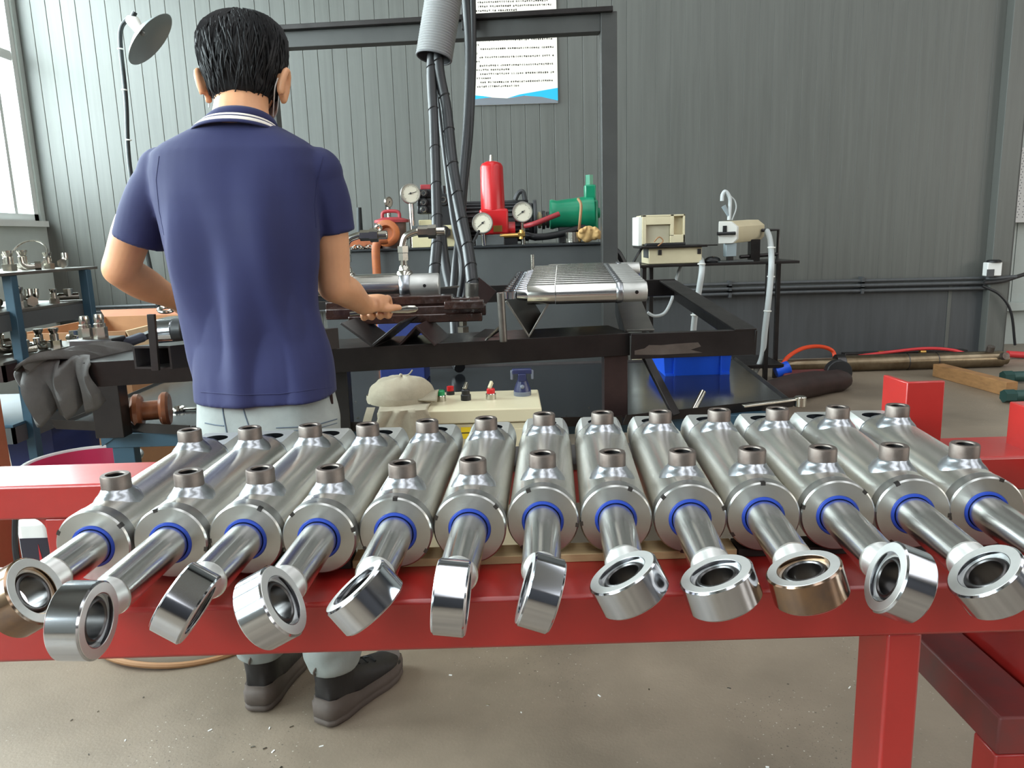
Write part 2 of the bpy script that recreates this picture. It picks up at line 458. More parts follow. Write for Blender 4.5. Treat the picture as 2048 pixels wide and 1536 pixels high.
# ================================================================ big hydraulic cylinders
AZ = 0.0486                                   # axis height above the root
CB = 0.7715                                   # underside of the cylinders
def make_big():
    r = root('hydraulic_cylinder', (0, 0, 0), 'x', 'hydraulic cylinder')
    A = V(0, 0, AZ); Y = V(0, 1, 0)
    build(MB().lathe(A, Y, [(0.02, 0.040), (0.020, 0.0472), (0.022, 0.0474), (0.368, 0.0474), (0.376, 0.043), (0.376, 0)], 56), 'barrel', 'steel_barrel', r)
    gl = build(MB().lathe(A, Y, [(0.012, 0.0285), (0.0, 0.0285), (0.0, 0.0466), (0.0022, 0.0486), (0.021, 0.0486), (0.0225, 0.0478), (0.0225, 0.03)], 56), 'gland', 'steel_gland', r, origin=A)
    WL[gl.name_full] = Vector(A)
    for a in (35, 155, 275):
        ca, sa = math.cos(math.radians(a)), math.sin(math.radians(a))
        rot = Matrix.Rotation(-math.radians(a - 90), 3, 'Y')
        build(MB().box(A + V(ca * 0.0466, 0.0032, sa * 0.0466), (0.0062, 0.0068, 0.0046), rot), 'spanner_slot', 'steel_dark', gl, smooth=0)
    build(MB().lathe(A, Y, [(0.011, 0.0286), (0.0, 0.0284), (-0.0016, 0.0276), (-0.0018, 0.0246), (0.011, 0.0242)], 40), 'wiper_seal', 'seal_blue', r)
    rod = build(MB().lathe(A, Y, [(0.02, 0.0235), (-1.0, 0.0235), (-1.0, 0)], 40), 'piston_rod', 'steel_rod', r, origin=A)
    # rod eye, built around its own centre, ring axis = local z
    e = MB()
    e.lathe(A, (0, 0, 1), [(-0.0172, 0.0275), (-0.0172, 0.0388), (-0.0155, 0.0405), (0.0155, 0.0405), (0.0172, 0.0388), (0.0172, 0.0275)], 48, close=True)
    eye = build(e, 'rod_eye', 'steel_chrome', r, origin=A)
    WL[eye.name_full] = Vector(A)
    for s_ in (-1, 1):
        build(MB().lathe(A, (0, 0, 1), [(s_ * 0.0173, 0.0282), (s_ * 0.0178, 0.0284), (s_ * 0.0178, 0.0382), (s_ * 0.0173, 0.0386)], 48), 'eye_face', 'steel_eye_face', eye)
    nk = []
    for yy, w, h in [(0.028, 0.019, 0.0145), (0.040, 0.0222, 0.0165), (0.052, 0.0232, 0.021), (0.062, 0.0233, 0.0233)]:
        nk.append([A + V(w * math.cos(k * math.pi / 12), yy, h * math.sin(k * math.pi / 12)) for k in range(24)])
    build(MB().loft(nk), 'weld_neck', 'steel_eye_face', eye)
    br = MB().lathe(A, (0, 0, 1), [(-0.0145, 0.0195)] + [(0.0145 * math.sin(a), 0.0262 - 0.0055 * (1 - math.cos(a))) for a in [-1.57 + k * 0.314 for k in range(11)]] + [(0.0145, 0.0195), (0.013, 0.0182), (-0.013, 0.0182)], 40, close=True)
    build(br, 'spherical_bearing', 'steel_dark', eye)
    build(MB().lathe(A, (0, 0, 1), [(-0.0115, 0.0245), (-0.0115, 0.0276), (0.0115, 0.0276), (0.0115, 0.0245)], 40, close=True), 'bearing_race', 'steel_lug', eye)
    for yy in (0.075, 0.322):
        o = A + V(0, yy, 0)
        n_ = 36
        pt = build(MB().lathe(o, (0, 0, 1), [(0.040, 0.0194), (0.072, 0.0194), (0.0742, 0.018), (0.0742, 0.0128), (0.072, 0.0114), (0.05, 0.0112), (0.05, 0)], n_), 'port', 'steel_port', r)
        build(MB().lathe(o, (0, 0, 1), [(0.0505, 0), (0.0505, 0.0108), (0.0725, 0.0113)], 24), 'port_thread', 'steel_bore', pt)
        wd = []
        for rr, hh_ in [(0.0325, -0.0012), (0.0300, 0.0016), (0.0268, 0.0034), (0.0238, 0.0050), (0.0214, 0.0072), (0.0198, 0.0092), (0.0180, 0.0096)]:
            row = []
            for k in range(n_):
                a = 2 * math.pi * k / n_; r2 = rr + 0.0005 * math.sin(11 * a + rr * 900)
                row.append(o + V(r2 * math.cos(a), r2 * math.sin(a), math.sqrt(max(0.0474 ** 2 - (r2 * math.cos(a)) ** 2, 0)) * (0.75 if rr > 0.02 else 0.6) + 0.0474 * (0.25 if rr > 0.02 else 0.4) * (1 if rr < 0.022 else 1 - (rr - 0.022) / 0.0105 * 0.9) + (0 if rr < 0.022 else (math.sqrt(max(0.0474 ** 2 - (r2 * math.cos(a)) ** 2, 0)) * 0.25) * (rr - 0.022) / 0.0105 * 0.9) + hh_))
            wd.append(row)
        build(MB().loft(wd), 'weld_bead', 'steel_weld', pt, smooth=60)
    # rear lug: round bar with a milled flat and a bored hole
    R_, F_, HR = 0.0455, 0.031, 0.0215
    y0, y1, yc = 0.374, 0.468, 0.428
    hw = math.sqrt(R_ ** 2 - F_ ** 2)
    lg = MB()
    th0 = math.atan2(F_, hw)
    arc = [(R_ * math.cos(a), R_ * math.sin(a)) for a in [math.pi - th0 + (math.pi + 2 * th0) * k / 28 for k in range(29)]]
    rows = []
    for yy, sc in ((y0, 0.96), (y0 + 0.004, 1.0), (y1 - 0.003, 1.0), (y1, 0.94)):
        rows.append([A + V(x * sc, yy, z * sc if z < F_ - 1e-6 else z * (sc if sc < 1 else 1)) for x, z in arc])
    vs = [q for r_ in rows for q in r_]; m_ = len(arc); fs = []
    for i in range(3):
        for k in range(m_ - 1): fs.append((i * m_ + k, i * m_ + k + 1, (i + 1) * m_ + k + 1, (i + 1) * m_ + k))
    fs.append(tuple(range(m_))); fs.append(tuple(3 * m_ + k for k in range(m_ - 1, -1, -1)))
    lg.add(vs, fs)
    # flat with hole: outline points matched to the circle
    nn = 40; circ = []; outl = []
    for k in range(nn):
        a = 2 * math.pi * k / nn; c_, s_ = math.cos(a), math.sin(a)
        circ.append((HR * c_, HR * s_))
        ya = (y1 - yc) if s_ > 0 else (yc - y0)
        sc = min(hw / max(abs(c_), 1e-6), ya / max(abs(s_), 1e-6))
        outl.append((sc * c_, sc * s_))
    top = [A + V(x, yc + y, F_) for x, y in outl] + [A + V(x, yc + y, F_) for x, y in circ]
    fs = [(k, (k + 1) % nn, nn + (k + 1) % nn, nn + k) for k in range(nn)]
    lg.add(top, fs)
    lug = build(lg, 'rear_lug', 'steel_lug', r)
    bo = MB(); n0 = [A + V(x, yc + y, F_) for x, y in circ]; n1 = [A + V(x, yc + y, -F_ * 0.6) for x, y in circ]
    bo.add(n0 + n1, [(k, (k + 1) % nn, nn + (k + 1) % nn, nn + k) for k in range(nn)] + [tuple(nn + k for k in range(nn))])
    build(bo, 'lug_bore', 'steel_chrome', lug)
    wb_ = [[A + V((0.0462 + dr + 0.0008 * math.sin(13 * a)) * math.cos(a), yy, (0.0462 + dr + 0.0008 * math.sin(13 * a)) * math.sin(a)) for a in [2 * math.pi * k / 48 for k in range(48)]]
           for yy, dr in [(0.364, -0.001), (0.369, 0.0012), (0.375, 0.0006), (0.381, -0.003)]]
    build(MB().loft(wb_, caps=False), 'weld_seam', 'steel_weld', r, smooth=60)
    return r
FX = [237, 385, 522, 657, 799, 938, 1077, 1219, 1360, 1501, 1644, 1797, 1940]
FY = [948, 942, 936, 934, 925, 918, 906, 903, 901, 897, 894, 890, 886]
RX = [386, 504, 628, 733, 848, 965, 1076, 1198, 1309, 1431, 1543, 1675, 1800]
RY = [860, 856, 850, 848, 840, 834, 829, 823, 819, 814, 811, 806, 802]
EY = [0.801, 0.743, 0.776, 0.759, 0.776, 0.77, 0.775, 0.787, 0.774, 0.78, 0.773, 0.767, 0.766]
ETH = [62, 92, 122, 62, -38, -84, -72, -27, -20, -18, -68, -38, -20]
ORD = ['leftmost', 'second', 'third', 'fourth', 'fifth', 'sixth', 'seventh', 'eighth', 'ninth', 'tenth', 'eleventh', 'twelfth', 'rightmost']
EDESC = ['its eye cut by the photo edge', 'its eye turned on edge', 'its eye seen edge-on', 'its eye facing right', 'its eye tilted left', 'its eye seen edge-on',
         'its eye nearly edge-on', 'its eye lying almost flat', 'its eye lying almost flat', 'its eye lying flat with a bronze sheen', 'its eye turned to the left', 'its eye facing up', 'its eye out of view']
def _fit(v):
    n = len(v); mx = (n - 1) / 2; my = sum(v) / n
    b = sum((i - mx) * (v[i] - my) for i in range(n)) / sum((i - mx) ** 2 for i in range(n))
    return [0.2 * v[i] + 0.8 * (my + b * (i - mx)) for i in range(n)]
_fa = [G(FX[i], FY[i], CB + AZ + 0.0742) for i in range(13)]; _ra = [G(RX[i], RY[i], CB + AZ + 0.0742) for i in range(13)]
for _v, _x in zip(_fa, _fit([q.x for q in _fa])): _v.x = _x
for _v, _x in zip(_ra, _fit([q.x for q in _ra])): _v.x = _x
proto = make_big()
bigs = []
for i in range(13):
    c = proto if i == 0 else copy_tree(proto)
    a, b = _fa[i], _ra[i]
    d = (b - a); ang = math.atan2(d.x, d.y)
    front = a - d.normalized() * 0.075
    c.location = (front.x, front.y, CB)
    c.rotation_euler = (0, 0, -ang)
    tag(c, ('%s big cylinder on the red table, %s' if i in (0, 12) else '%s big cylinder from the left, %s') % (ORD[i], EDESC[i]), 'hydraulic cylinder', 'big hydraulic cylinders on the red table')
    L = front.y - EY[i]
    for ch in c.children:
        if ch.name.startswith('rod_eye'):
            ch.location = (0, -L, AZ); ch.rotation_euler = (0, math.radians(ETH[i]), 0)
        elif ch.name.startswith('gland'):
            ch.rotation_euler = (0, math.radians((i * 47) % 120), 0)
        elif ch.name.startswith('piston_rod'):
            ch.scale = (1, L - 0.055, 1)
    bigs.append(c)
for i in (0, 9):                                # two eyes with a bronze sheen
    for ch in bigs[i].children:
        if ch.name.startswith('rod_eye'):
            ch.data = ch.data.copy(); ch.data.materials[0] = M['steel_bronze']
# ================================================================ materials of the background
mat('black_steel', (50, 46, 45), 0.34, 0.5, rgb2=(34, 30, 29), vscale=7, bump=0.04, bscale=40, rvar=0.1)
mat('brown_steel', (58, 42, 40), 0.42, 0.35, var=0.25, vscale=9)
mat('bare_steel', (128, 124, 118), 0.36, 0.9, var=0.25, vscale=9, rvar=0.1)
mat('gantry_paint', (62, 62, 60), 0.5, 0.1, var=0.12, vscale=6)
mat('tank_paint', (73, 75, 75), 0.42, 0.0, var=0.1, vscale=4)
mat('tank_top', (44, 46, 48), 0.3, 0.1, var=0.15, vscale=6)
mat('filter_red', (182, 28, 32), 0.3)
mat('pump_green', (14, 122, 88), 0.32, var=0.08)
mat('rust_orange', (168, 92, 40), 0.6, rgb2=(140, 74, 44), vscale=18, bump=0.2)
mat('rust_body', (120, 92, 84), 0.6, rgb2=(86, 74, 70), vscale=14, bump=0.1)
mat('lid_red', (150, 44, 50), 0.5)
mat('motor_grey', (66, 66, 68), 0.5, 0.2)
mat('black_plastic', (28, 28, 30), 0.4)
mat('black_rubber', (30, 30, 32), 0.42, var=0.15, vscale=20)
mat('gauge_face', (198, 190, 172), 0.5)
mat('gauge_ink', (40, 38, 38), 0.6)
mat('gauge_rim', (176, 172, 164), 0.28, 0.9)
mat('chrome_fit', (190, 186, 176), 0.2, 1.0)
mat('brass', (186, 150, 84), 0.3, 0.9)
mat('cream_block', (190, 178, 140), 0.55, var=0.08)
mat('glove_tan', (200, 160, 104), 0.8, var=0.12, vscale=30, bump=0.25, bscale=60)
mat('duct_grey', (150, 150, 150), 0.42, 0.35)
mat('duct_inside', (96, 96, 98), 0.6)
mat('paper', (228, 220, 208), 0.6, var=0.03)
mat('paper_cyan', (30, 170, 214), 0.5)
mat('paper_grey', (112, 116, 122), 0.5)
mat('ink', (62, 56, 54), 0.8)
mat('lamp_metal', (150, 155, 155), 0.35, 0.6)
mat('lamp_white', (232, 230, 222), 0.5)
mat('dark_pole', (52, 55, 55), 0.4, 0.5)
mat('machine_cream', (206, 194, 162), 0.45, var=0.04)
mat('machine_white', (222, 222, 216), 0.42)
mat('machine_panel', (176, 168, 146), 0.5)
mat('grey_plastic', (136, 146, 150), 0.45)
mat('cable_grey', (186, 190, 190), 0.5)
mat('bin_blue', (24, 84, 212), 0.38, var=0.06)
mat('hose_orange', (226, 74, 34), 0.45)
mat('hose_red', (196, 48, 52), 0.45)
mat('hose_tan', (158, 116, 78), 0.6)
mat('bronze_steel', (140, 126, 104), 0.28, 0.9, rgb2=(110, 94, 74), vscale=8)
mat('timber', (150, 108, 66), 0.75, var=0.2, vscale=12, stretch=(1, 1, 4))
mat('carton', (172, 126, 88), 0.8, var=0.08, vscale=8)
mat('carton_light', (206, 176, 138), 0.8, var=0.08, vscale=8)
mat('carton_inner', (158, 94, 62), 0.8, var=0.1)
mat('blue_steel', (48, 76, 92), 0.45, 0.1, var=0.1)
mat('cloth_grey', (92, 90, 88), 0.9, var=0.15, vscale=10, bump=0.2, bscale=180)
mat('cloth_navy', (48, 50, 62), 0.9, var=0.15)
mat('cap_khaki', (178, 168, 146), 0.9, rgb2=(150, 142, 122), vscale=10, bump=0.2, bscale=200)
mat('cabinet_cream', (212, 202, 170), 0.4, var=0.05, vscale=5)
mat('navy_plastic', (40, 46, 84), 0.35)
mat('clear_grey', (110, 116, 128), 0.25)
mat('switch_red', (200, 30, 34), 0.3)
mat('switch_green', (30, 140, 84), 0.3)
mat('label_yellow', (240, 205, 30), 0.5)
mat('spool_brown', (150, 92, 60), 0.32, 0.0, rgb2=(104, 60, 42), vscale=12, coat=0.4)
mat('grease_brown', (64, 40, 33), 0.24, 0.2, rgb2=(42, 26, 22), vscale=22, bump=0.35, bscale=60, coat=0.5)
mat('basin_pink', (206, 60, 100), 0.4)
mat('basin_white', (235, 235, 232), 0.4)
mat('print_dark', (44, 40, 52), 0.5)
mat('print_red', (190, 40, 48), 0.5)
mat('print_blue', (36, 50, 110), 0.5)
mat('green_fit', (40, 70, 66), 0.4, 0.3)
mat('wall_box', (225, 225, 222), 0.5)
mat('pegboard', (212, 212, 210), 0.5)
mat('peg_hole', (120, 122, 124), 0.8)

# ================================================================ conduits on the back wall
cn = [((1399, 570), (1975, 556), 0.016, -4.2), ((1399, 580), (1975, 565), 0.018, -4.2), ((1399, 590), (1975, 576), 0.016, -4.2)]
lftY = [616, 626, 640]
for k, (a, b, r_, _) in enumerate(cn):
    pa = P(*a, 7.0); pb = P(*b, 7.0); pl = P(160, lftY[k], 7.0)
    pts = [V(XL, 7.0 + 0.012, pl.z), pl, V(-1.0, 7.0, (pl.z + pa.z) / 2), pa, pb]
    if k == 0: pts += [V(4.3, 6.96, pb.z), V(4.36, 6.93, pb.z), V(4.55, 6.93, pb.z + 0.01)]
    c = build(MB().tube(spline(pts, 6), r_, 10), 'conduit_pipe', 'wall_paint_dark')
    tag(c, ['top conduit pipe running along the dark back wall', 'middle conduit pipe running along the dark back wall', 'bottom conduit pipe running along the dark back wall'][k], 'conduit', 'conduit pipes on the back wall')
    for xc in (2.0, 3.2):
        build(MB().b2((xc - 0.012, 6.975, pa.z - 0.03), (xc + 0.012, WY - 0.004, pa.z + 0.03)), 'pipe_clip', 'wall_paint_dark', c, smooth=0)
w0 = P(1988, 545, 6.9)
ob = root('junction_box', (w0.x, 6.92, w0.z - 0.03), 'white junction box with black cap and peeling paint on the column', 'junction box')
build(MB().b2((w0.x - 0.07, 6.885, w0.z - 0.03), (w0.x + 0.06, 6.959, w0.z + 0.09)), 'box_body', 'wall_box', ob, bev=0.006)
build(MB().lathe((w0.x, 6.915, w0.z + 0.09), (0, 0, 1), [(0, 0), (0, 0.06), (0.014, 0.06), (0.022, 0.045), (0.022, 0)], 20), 'cap', 'black_rubber', ob)
build(MB().b2((w0.x - 0.075, 6.88, w0.z - 0.035), (w0.x - 0.01, 6.884, w0.z + 0.03)), 'paint_patch', 'wall_paint_dark', ob, smooth=0)
cb = build(MB().tube(spline([P(1965, 572, 6.93), P(2000, 590, 6.9), P(2022, 625, 6.9), P(2030, 690, 6.93)], 8), 0.012, 8), 'wall_cable', 'black_rubber')
tag(cb, 'black cable curving down beside the steel column at far right', 'cable')
cb = build(MB().tube(spline([P(1968, 566, 6.92), P(2005, 562, 6.92), P(2035, 553, 6.95), P(2060, 545, 7.0)], 8), 0.018, 8), 'wall_cable', 'gauge_ink')
tag(cb, 'thick dark cable bundle running right from the junction box', 'cable')
# pegboard
pg0 = P(2018, 296, 7.44); pg1 = P(2010, 446, 7.44)
pb_ = root('pegboard', (pg1.x + 0.4, 7.45, pg1.z), 'white perforated pegboard hanging on the light wall at far right', 'pegboard')
build(MB().b2((pg1.x, 7.44, pg1.z), (pg1.x + 0.8, 7.46, pg0.z)), 'board', 'pegboard', pb_, bev=0.003)
hl = MB()
for i in range(14):
    for j in range(26):
        hl.lathe((pg1.x + 0.06 + i * 0.05 + (0.012 if j % 2 else 0), 7.4395, pg1.z + 0.05 + j * 0.0245), (0, -1, 0), [(0, 0.006), (0.0004, 0)], 6)
h_ = build(hl, 'holes', 'peg_hole', pb_, smooth=0); h_['kind'] = 'stuff'
build(MB().b2((pg1.x + 0.08, 7.436, pg0.z - 0.035), (pg1.x + 0.1, 7.44, pg0.z - 0.02)), 'screw', 'steel_dark', pb_, smooth=0)

# ================================================================ poster on the back wall
q0 = P(947, 211, WY - 0.02); q1 = P(1116, 207, WY - 0.02); qt = P(955, -60, WY - 0.02)
W_ = q1.x - q0.x
po = root('poster', ((q0.x + q1.x) / 2, WY - 0.01, q0.z), 'white notice board with printed rules and a cyan wave along the bottom', 'poster')
ztop = qt.z
build(MB().b2((q0.x, WY - 0.022, q0.z), (q1.x, WY - 0.004, ztop)), 'board', 'paper', po, smooth=0)
yy = WY - 0.0225
build(MB().prism([V(q0.x, yy, q0.z), V(q1.x, yy, q0.z), V(q1.x, yy, q0.z + 0.02), V(q0.x + W_ * 0.8, yy, q0.z + 0.055), V(q0.x + W_ * 0.6, yy, q0.z + 0.068), V(q0.x + W_ * 0.4, yy, q0.z + 0.05), V(q0.x + W_ * 0.2, yy, q0.z + 0.062), V(q0.x, yy, q0.z + 0.05)], (0, -0.001, 0)), 'grey_band', 'paper_grey', po, smooth=0)
build(MB().prism([V(q1.x, yy, q0.z + 0.018), V(q1.x, yy, q0.z + 0.125), V(q0.x + W_ * 0.55, yy, q0.z + 0.08), V(q0.x + W_ * 0.4, yy, q0.z + 0.052), V(q0.x + W_ * 0.62, yy, q0.z + 0.068), V(q0.x + W_ * 0.82, yy, q0.z + 0.05)], (0, -0.0006, 0)), 'cyan_wave', 'paper_cyan', po, smooth=0)
build(MB().prism([V(q0.x, yy, q0.z + 0.05), V(q0.x + W_ * 0.22, yy, q0.z + 0.062), V(q0.x + W_ * 0.12, yy, q0.z + 0.075), V(q0.x, yy, q0.z + 0.085)], (0, -0.0006, 0)), 'cyan_wave', 'paper_cyan', po, smooth=0)
rt = random.Random(3)
nl = 0; zz = q0.z + 0.145
LENS = [0.55, 0.94, 0.22, 0.96, 0.42, 0.95, 0.08, 0.93, 0.06, 0.96, 0.1, 0.93, 0.12, 0.7, 0.96, 0.6, 0.5, 0.96, 0.55, 0.93, 0.9, 0.6, 0.95, 0.7, 0.92, 0.55, 0.96, 0.4, 0.9, 0.7]
while zz < ztop - 0.05 and nl < len(LENS):
    tl = MB(); xx = q0.x + W_ * (0.05 if LENS[nl] < 0.6 and nl % 2 == 0 else 0.09); xe = q0.x + W_ * LENS[nl]
    while xx < xe:
        if rt.random() < 0.08: xx += 0.012
        w = 0.0145
        for s_ in range(2): tl.b2((xx, yy - 0.0006, zz + rt.uniform(0, 0.013)), (xx + w * rt.uniform(0.5, 0.9), yy, zz + rt.uniform(0.0, 0.013) + 0.0025))
        xs = xx + w * rt.uniform(0.2, 0.6); tl.b2((xs, yy - 0.0006, zz), (xs + 0.003, yy, zz + 0.016))
        xx += w + 0.004
    build(tl, 'text_line', 'ink', po, smooth=0)['kind'] = 'stuff'
    zz += 0.034; nl += 1

# ================================================================ work lamp
LY = 5.25; LK = LY / 4.4
lb = P(262, 350, LY)
lp = root('work_lamp', (lb.x, LY, 0), 'grey dish work lamp on a thin gooseneck pole behind the person', 'lamp')
neck = spline([V(lb.x + 0.14, LY, 0.03), V(lb.x + 0.07, LY, 0.9), lb, P(252, 200, LY), P(241, 90, LY), P(243, 55, LY), P(255, 38, LY)], 8)
build(MB().tube(neck, 0.014, 10), 'gooseneck', 'dark_pole', lp)
build(MB().lathe((lb.x + 0.14, LY, 0), (0, 0, 1), [(0, 0), (0, 0.14), (0.02, 0.13), (0.03, 0.02), (0.03, 0)], 28), 'base', 'dark_pole', lp)
for yv in (98, 180, 280):
    c = P({98: 241, 180: 249, 280: 257}[yv], yv, LY); build(MB().torus(c, (0.08, 0, 1), 0.015, 0.005, 12, 6), 'tie', 'lamp_white', lp)
sc_ = P(300, 78, LY); axd = V(0.72, 0.08, -0.66).normalized()
sh = build(MB().lathe(sc_, axd, [(h * LK, r * LK) for h, r in [(-0.06, 0), (-0.06, 0.03), (-0.042, 0.09), (-0.015, 0.14), (0.004, 0.166), (0.006, 0.163), (-0.015, 0.134), (-0.038, 0.085), (-0.052, 0)]], 40), 'lamp_shade', 'lamp_metal', lp)
build(MB().ball(sc_ - axd * 0.045 * LK, 0.016 * LK, 14, 9), 'bulb', 'lamp_metal', lp)
build(MB().tube([P(255, 38, LY), P(268, 44, LY), sc_ - axd * 0.062 * LK], [0.02 * LK, 0.034 * LK, 0.026 * LK], 12), 'socket', 'lamp_white', lp)
build(MB().tube([P(264, 36, LY), P(270, 24, LY)], 0.016, 10), 'clamp_knob', 'black_plastic', lp)

# ================================================================ gantry frame behind the bench
GY = 4.3
pr = P(1215, 40, GY); pl_ = P(538, 70, GY + 0.15)
gx1 = pr.x; gx0 = pl_.x
ga = root('gantry_frame', ((gx0 + gx1) / 2, GY, 0), 'dark grey steel gantry frame standing over the hydraulic unit', 'gantry')
zt_ = P(1225, 26, GY).z
build(MB().b2((gx1 - 0.04, GY - 0.04, 0), (gx1 + 0.045, GY + 0.04, zt_)), 'post', 'gantry_paint', ga, bev=0.004)
build(MB().b2((gx0 - 0.04, GY + 0.1, 0), (gx0 + 0.02, GY + 0.19, zt_ + 0.02)), 'post', 'gantry_paint', ga, bev=0.004)
za, zb = P(1200, 30, GY).z, P(1200, 66, GY).z
zc, zd = P(570, 66, GY + 0.12).z, P(570, 98, GY + 0.12).z
A0 = V(gx0 - 0.02, GY + 0.1, zc); A1 = V(gx1 - 0.04, GY - 0.02, za)
tk = 0.09
build(MB().hexa([V(gx0, GY + 0.1, zd), V(gx1 - 0.04, GY - 0.03, zb), V(gx1 - 0.04, GY + 0.05, zb), V(gx0, GY + 0.18, zd), V(gx0, GY + 0.1, zc), V(gx1 - 0.04, GY - 0.03, za), V(gx1 - 0.04, GY + 0.05, za), V(gx0, GY + 0.18, zc)]), 'top_beam', 'gantry_paint', ga, bev=0.003)
build(MB().hexa([V(gx0, GY + 0.06, zc), V(gx1 + 0.02, GY - 0.07, za), V(gx1 + 0.02, GY + 0.05, za), V(gx0, GY + 0.18, zc), V(gx0, GY + 0.06, zc + 0.025), V(gx1 + 0.02, GY - 0.07, za + 0.025), V(gx1 + 0.02, GY + 0.05, za + 0.025), V(gx0, GY + 0.18, zc + 0.025)]), 'top_flange', 'black_steel', ga, bev=0.002)
pc = P(942, 20, GY + 0.02)
build(MB().b2((pc.x - 0.05, GY - 0.01, pc.z - 0.1), (pc.x + 0.02, GY + 0.08, pc.z + 0.9)), 'hanger', 'black_steel', ga, bev=0.003)
# corrugated duct with the hoses inside it
dt = P(893, -40, 3.55); dm = P(868, 115, 3.5)
du = root('corrugated_duct', tuple(dm), 'grey corrugated duct hanging from above with black hoses coming out', 'duct')
ax_ = (dt - dm).normalized(); Ld = (dt - dm).length + 0.6
prf = []
for k in range(int(Ld / 0.011)):
    prf += [(k * 0.011, 0.074), (k * 0.011 + 0.0055, 0.079)]
build(MB().lathe(dm, ax_, prf, 36), 'outer_skin', 'duct_grey', du, smooth=60)
prf2 = []
for k in range(int(0.5 / 0.011)):
    prf2 += [(k * 0.011, 0.070), (k * 0.011 + 0.0055, 0.073)]
build(MB().lathe(dm, ax_, prf2, 36), 'inner_skin', 'duct_inside', du, smooth=60)
build(MB().torus(dm, ax_, 0.0745, 0.0045, 36, 8), 'end_ring', 'duct_inside', du)
def hose(pts, r, label, name='hydraulic_hose', material='black_rubber', cat='hose', group='hydraulic hoses', wrap=True, per=8):
    sp = spline(pts, per)
    o = build(MB().tube(sp, r, 12), name, material)
    tag(o, label, cat, group)
    if wrap:
        w = MB(); n = len(sp)
        for i in range(4, n - 2, 5):
            d = (sp[i + 1] - sp[i]).normalized()
            w.torus(sp[i], (d + V(0.35, 0, 0)).normalized(), r * 1.03, r * 0.13, 12, 5)
        build(w, 'spiral_wrap', 'black_plastic', o)['kind'] = 'stuff'
    return o
up_ = dm + ax_ * 0.4
hose([up_ + V(-0.02, 0, 0), dm + V(-0.008, -0.01, 0), P(868, 250, 3.4), P(872, 370, 3.2), P(874, 470, 3.0), P(869, 540, 2.88), P(862, 600, 2.86)], 0.021, 'black wrapped hose dropping straight down from the duct to the steel cylinder')
hose([up_ + V(0.015, 0, 0), dm + V(0.02, -0.01, 0.02), P(893, 220, 3.45), P(905, 330, 3.3), P(920, 420, 3.2), P(936, 500, 3.1), P(944, 560, 3.0), P(944, 584, 2.98)], 0.024, 'black wrapped hose slanting right from the duct to the coupling')
hose([up_ + V(0.0, 0.03, 0), dm + V(0.004, 0.03, 0.02), P(878, 200, 3.5), P(892, 330, 3.42), P(908, 450, 3.3), P(925, 530, 3.25), P(918, 600, 3.25)], 0.012, 'thin black hose between the two thick wrapped hoses', wrap=False)
hose([P(930, -30, 4.22), P(938, 110, 4.2), P(934, 250, 4.1), P(925, 360, 3.9), P(920, 440, 3.7), P(926, 520, 3.5), P(930, 600, 3.4)], 0.022, 'black hose hanging from the gantry beam beside the poster', wrap=False)
hose([P(944, -30, 4.22), P(946, 110, 4.2), P(940, 260, 4.1), P(929, 370, 3.95), P(922, 450, 3.8), P(912, 520, 3.6), P(905, 600, 3.5)], 0.018, 'second black hose hanging from the gantry beam close to the poster', wrap=False)
hose([P(888, 458, 4.0), P(884, 480, 3.95), P(892, 540, 3.9), P(905, 600, 3.8), P(910, 660, 3.66), P(912, 720, 3.58), V(-0.24, 3.52, 0.606)], 0.026, 'thick grey black hose bending down from the hydraulic unit', wrap=False)
hose([P(958, 462, 4.2), P(945, 490, 4.1), P(935, 530, 4.05), P(928, 580, 4.0)], 0.007, 'thin black capillary hose hanging below the white gauge', wrap=False)

# ================================================================ oil tank and the hydraulic unit on top
TY = 4.4
t0 = P(690, 500, TY); t1 = P(1205, 484, TY); TZ = (t0.z + t1.z) / 2
X0, X1 = -1.05, t1.x
tk_ = root('oil_tank', ((X0 + X1) / 2, TY + 0.35, 0), 'dark grey steel oil tank behind the workbench', 'tank')
build(MB().b2((X0, TY, 0.38), (X1, TY + 0.75, TZ - 0.012)), 'tank_body', 'tank_paint', tk_, bev=0.006)
build(MB().b2((X0 - 0.02, TY - 0.02, TZ - 0.012), (X1 + 0.005, TY + 0.77, TZ)), 'tank_top', 'tank_top', tk_, bev=0.002)
for x in (X0 + 0.05, X1 - 0.1):
    for y in (TY + 0.03, TY + 0.67): build(MB().b2((x, y, 0), (x + 0.05, y + 0.05, 0.38)), 'leg', 'black_steel', tk_)
build(MB().tube([P(1108, 735, TY - 0.012), P(1135, 731, TY - 0.012)], 0.008, 8), 'drain_plug', 'black_steel', tk_)
build(MB().b2((-0.62, TY - 0.006, 0.42), (-0.6, TY, TZ - 0.02)), 'seam_rib', 'tank_paint', tk_)
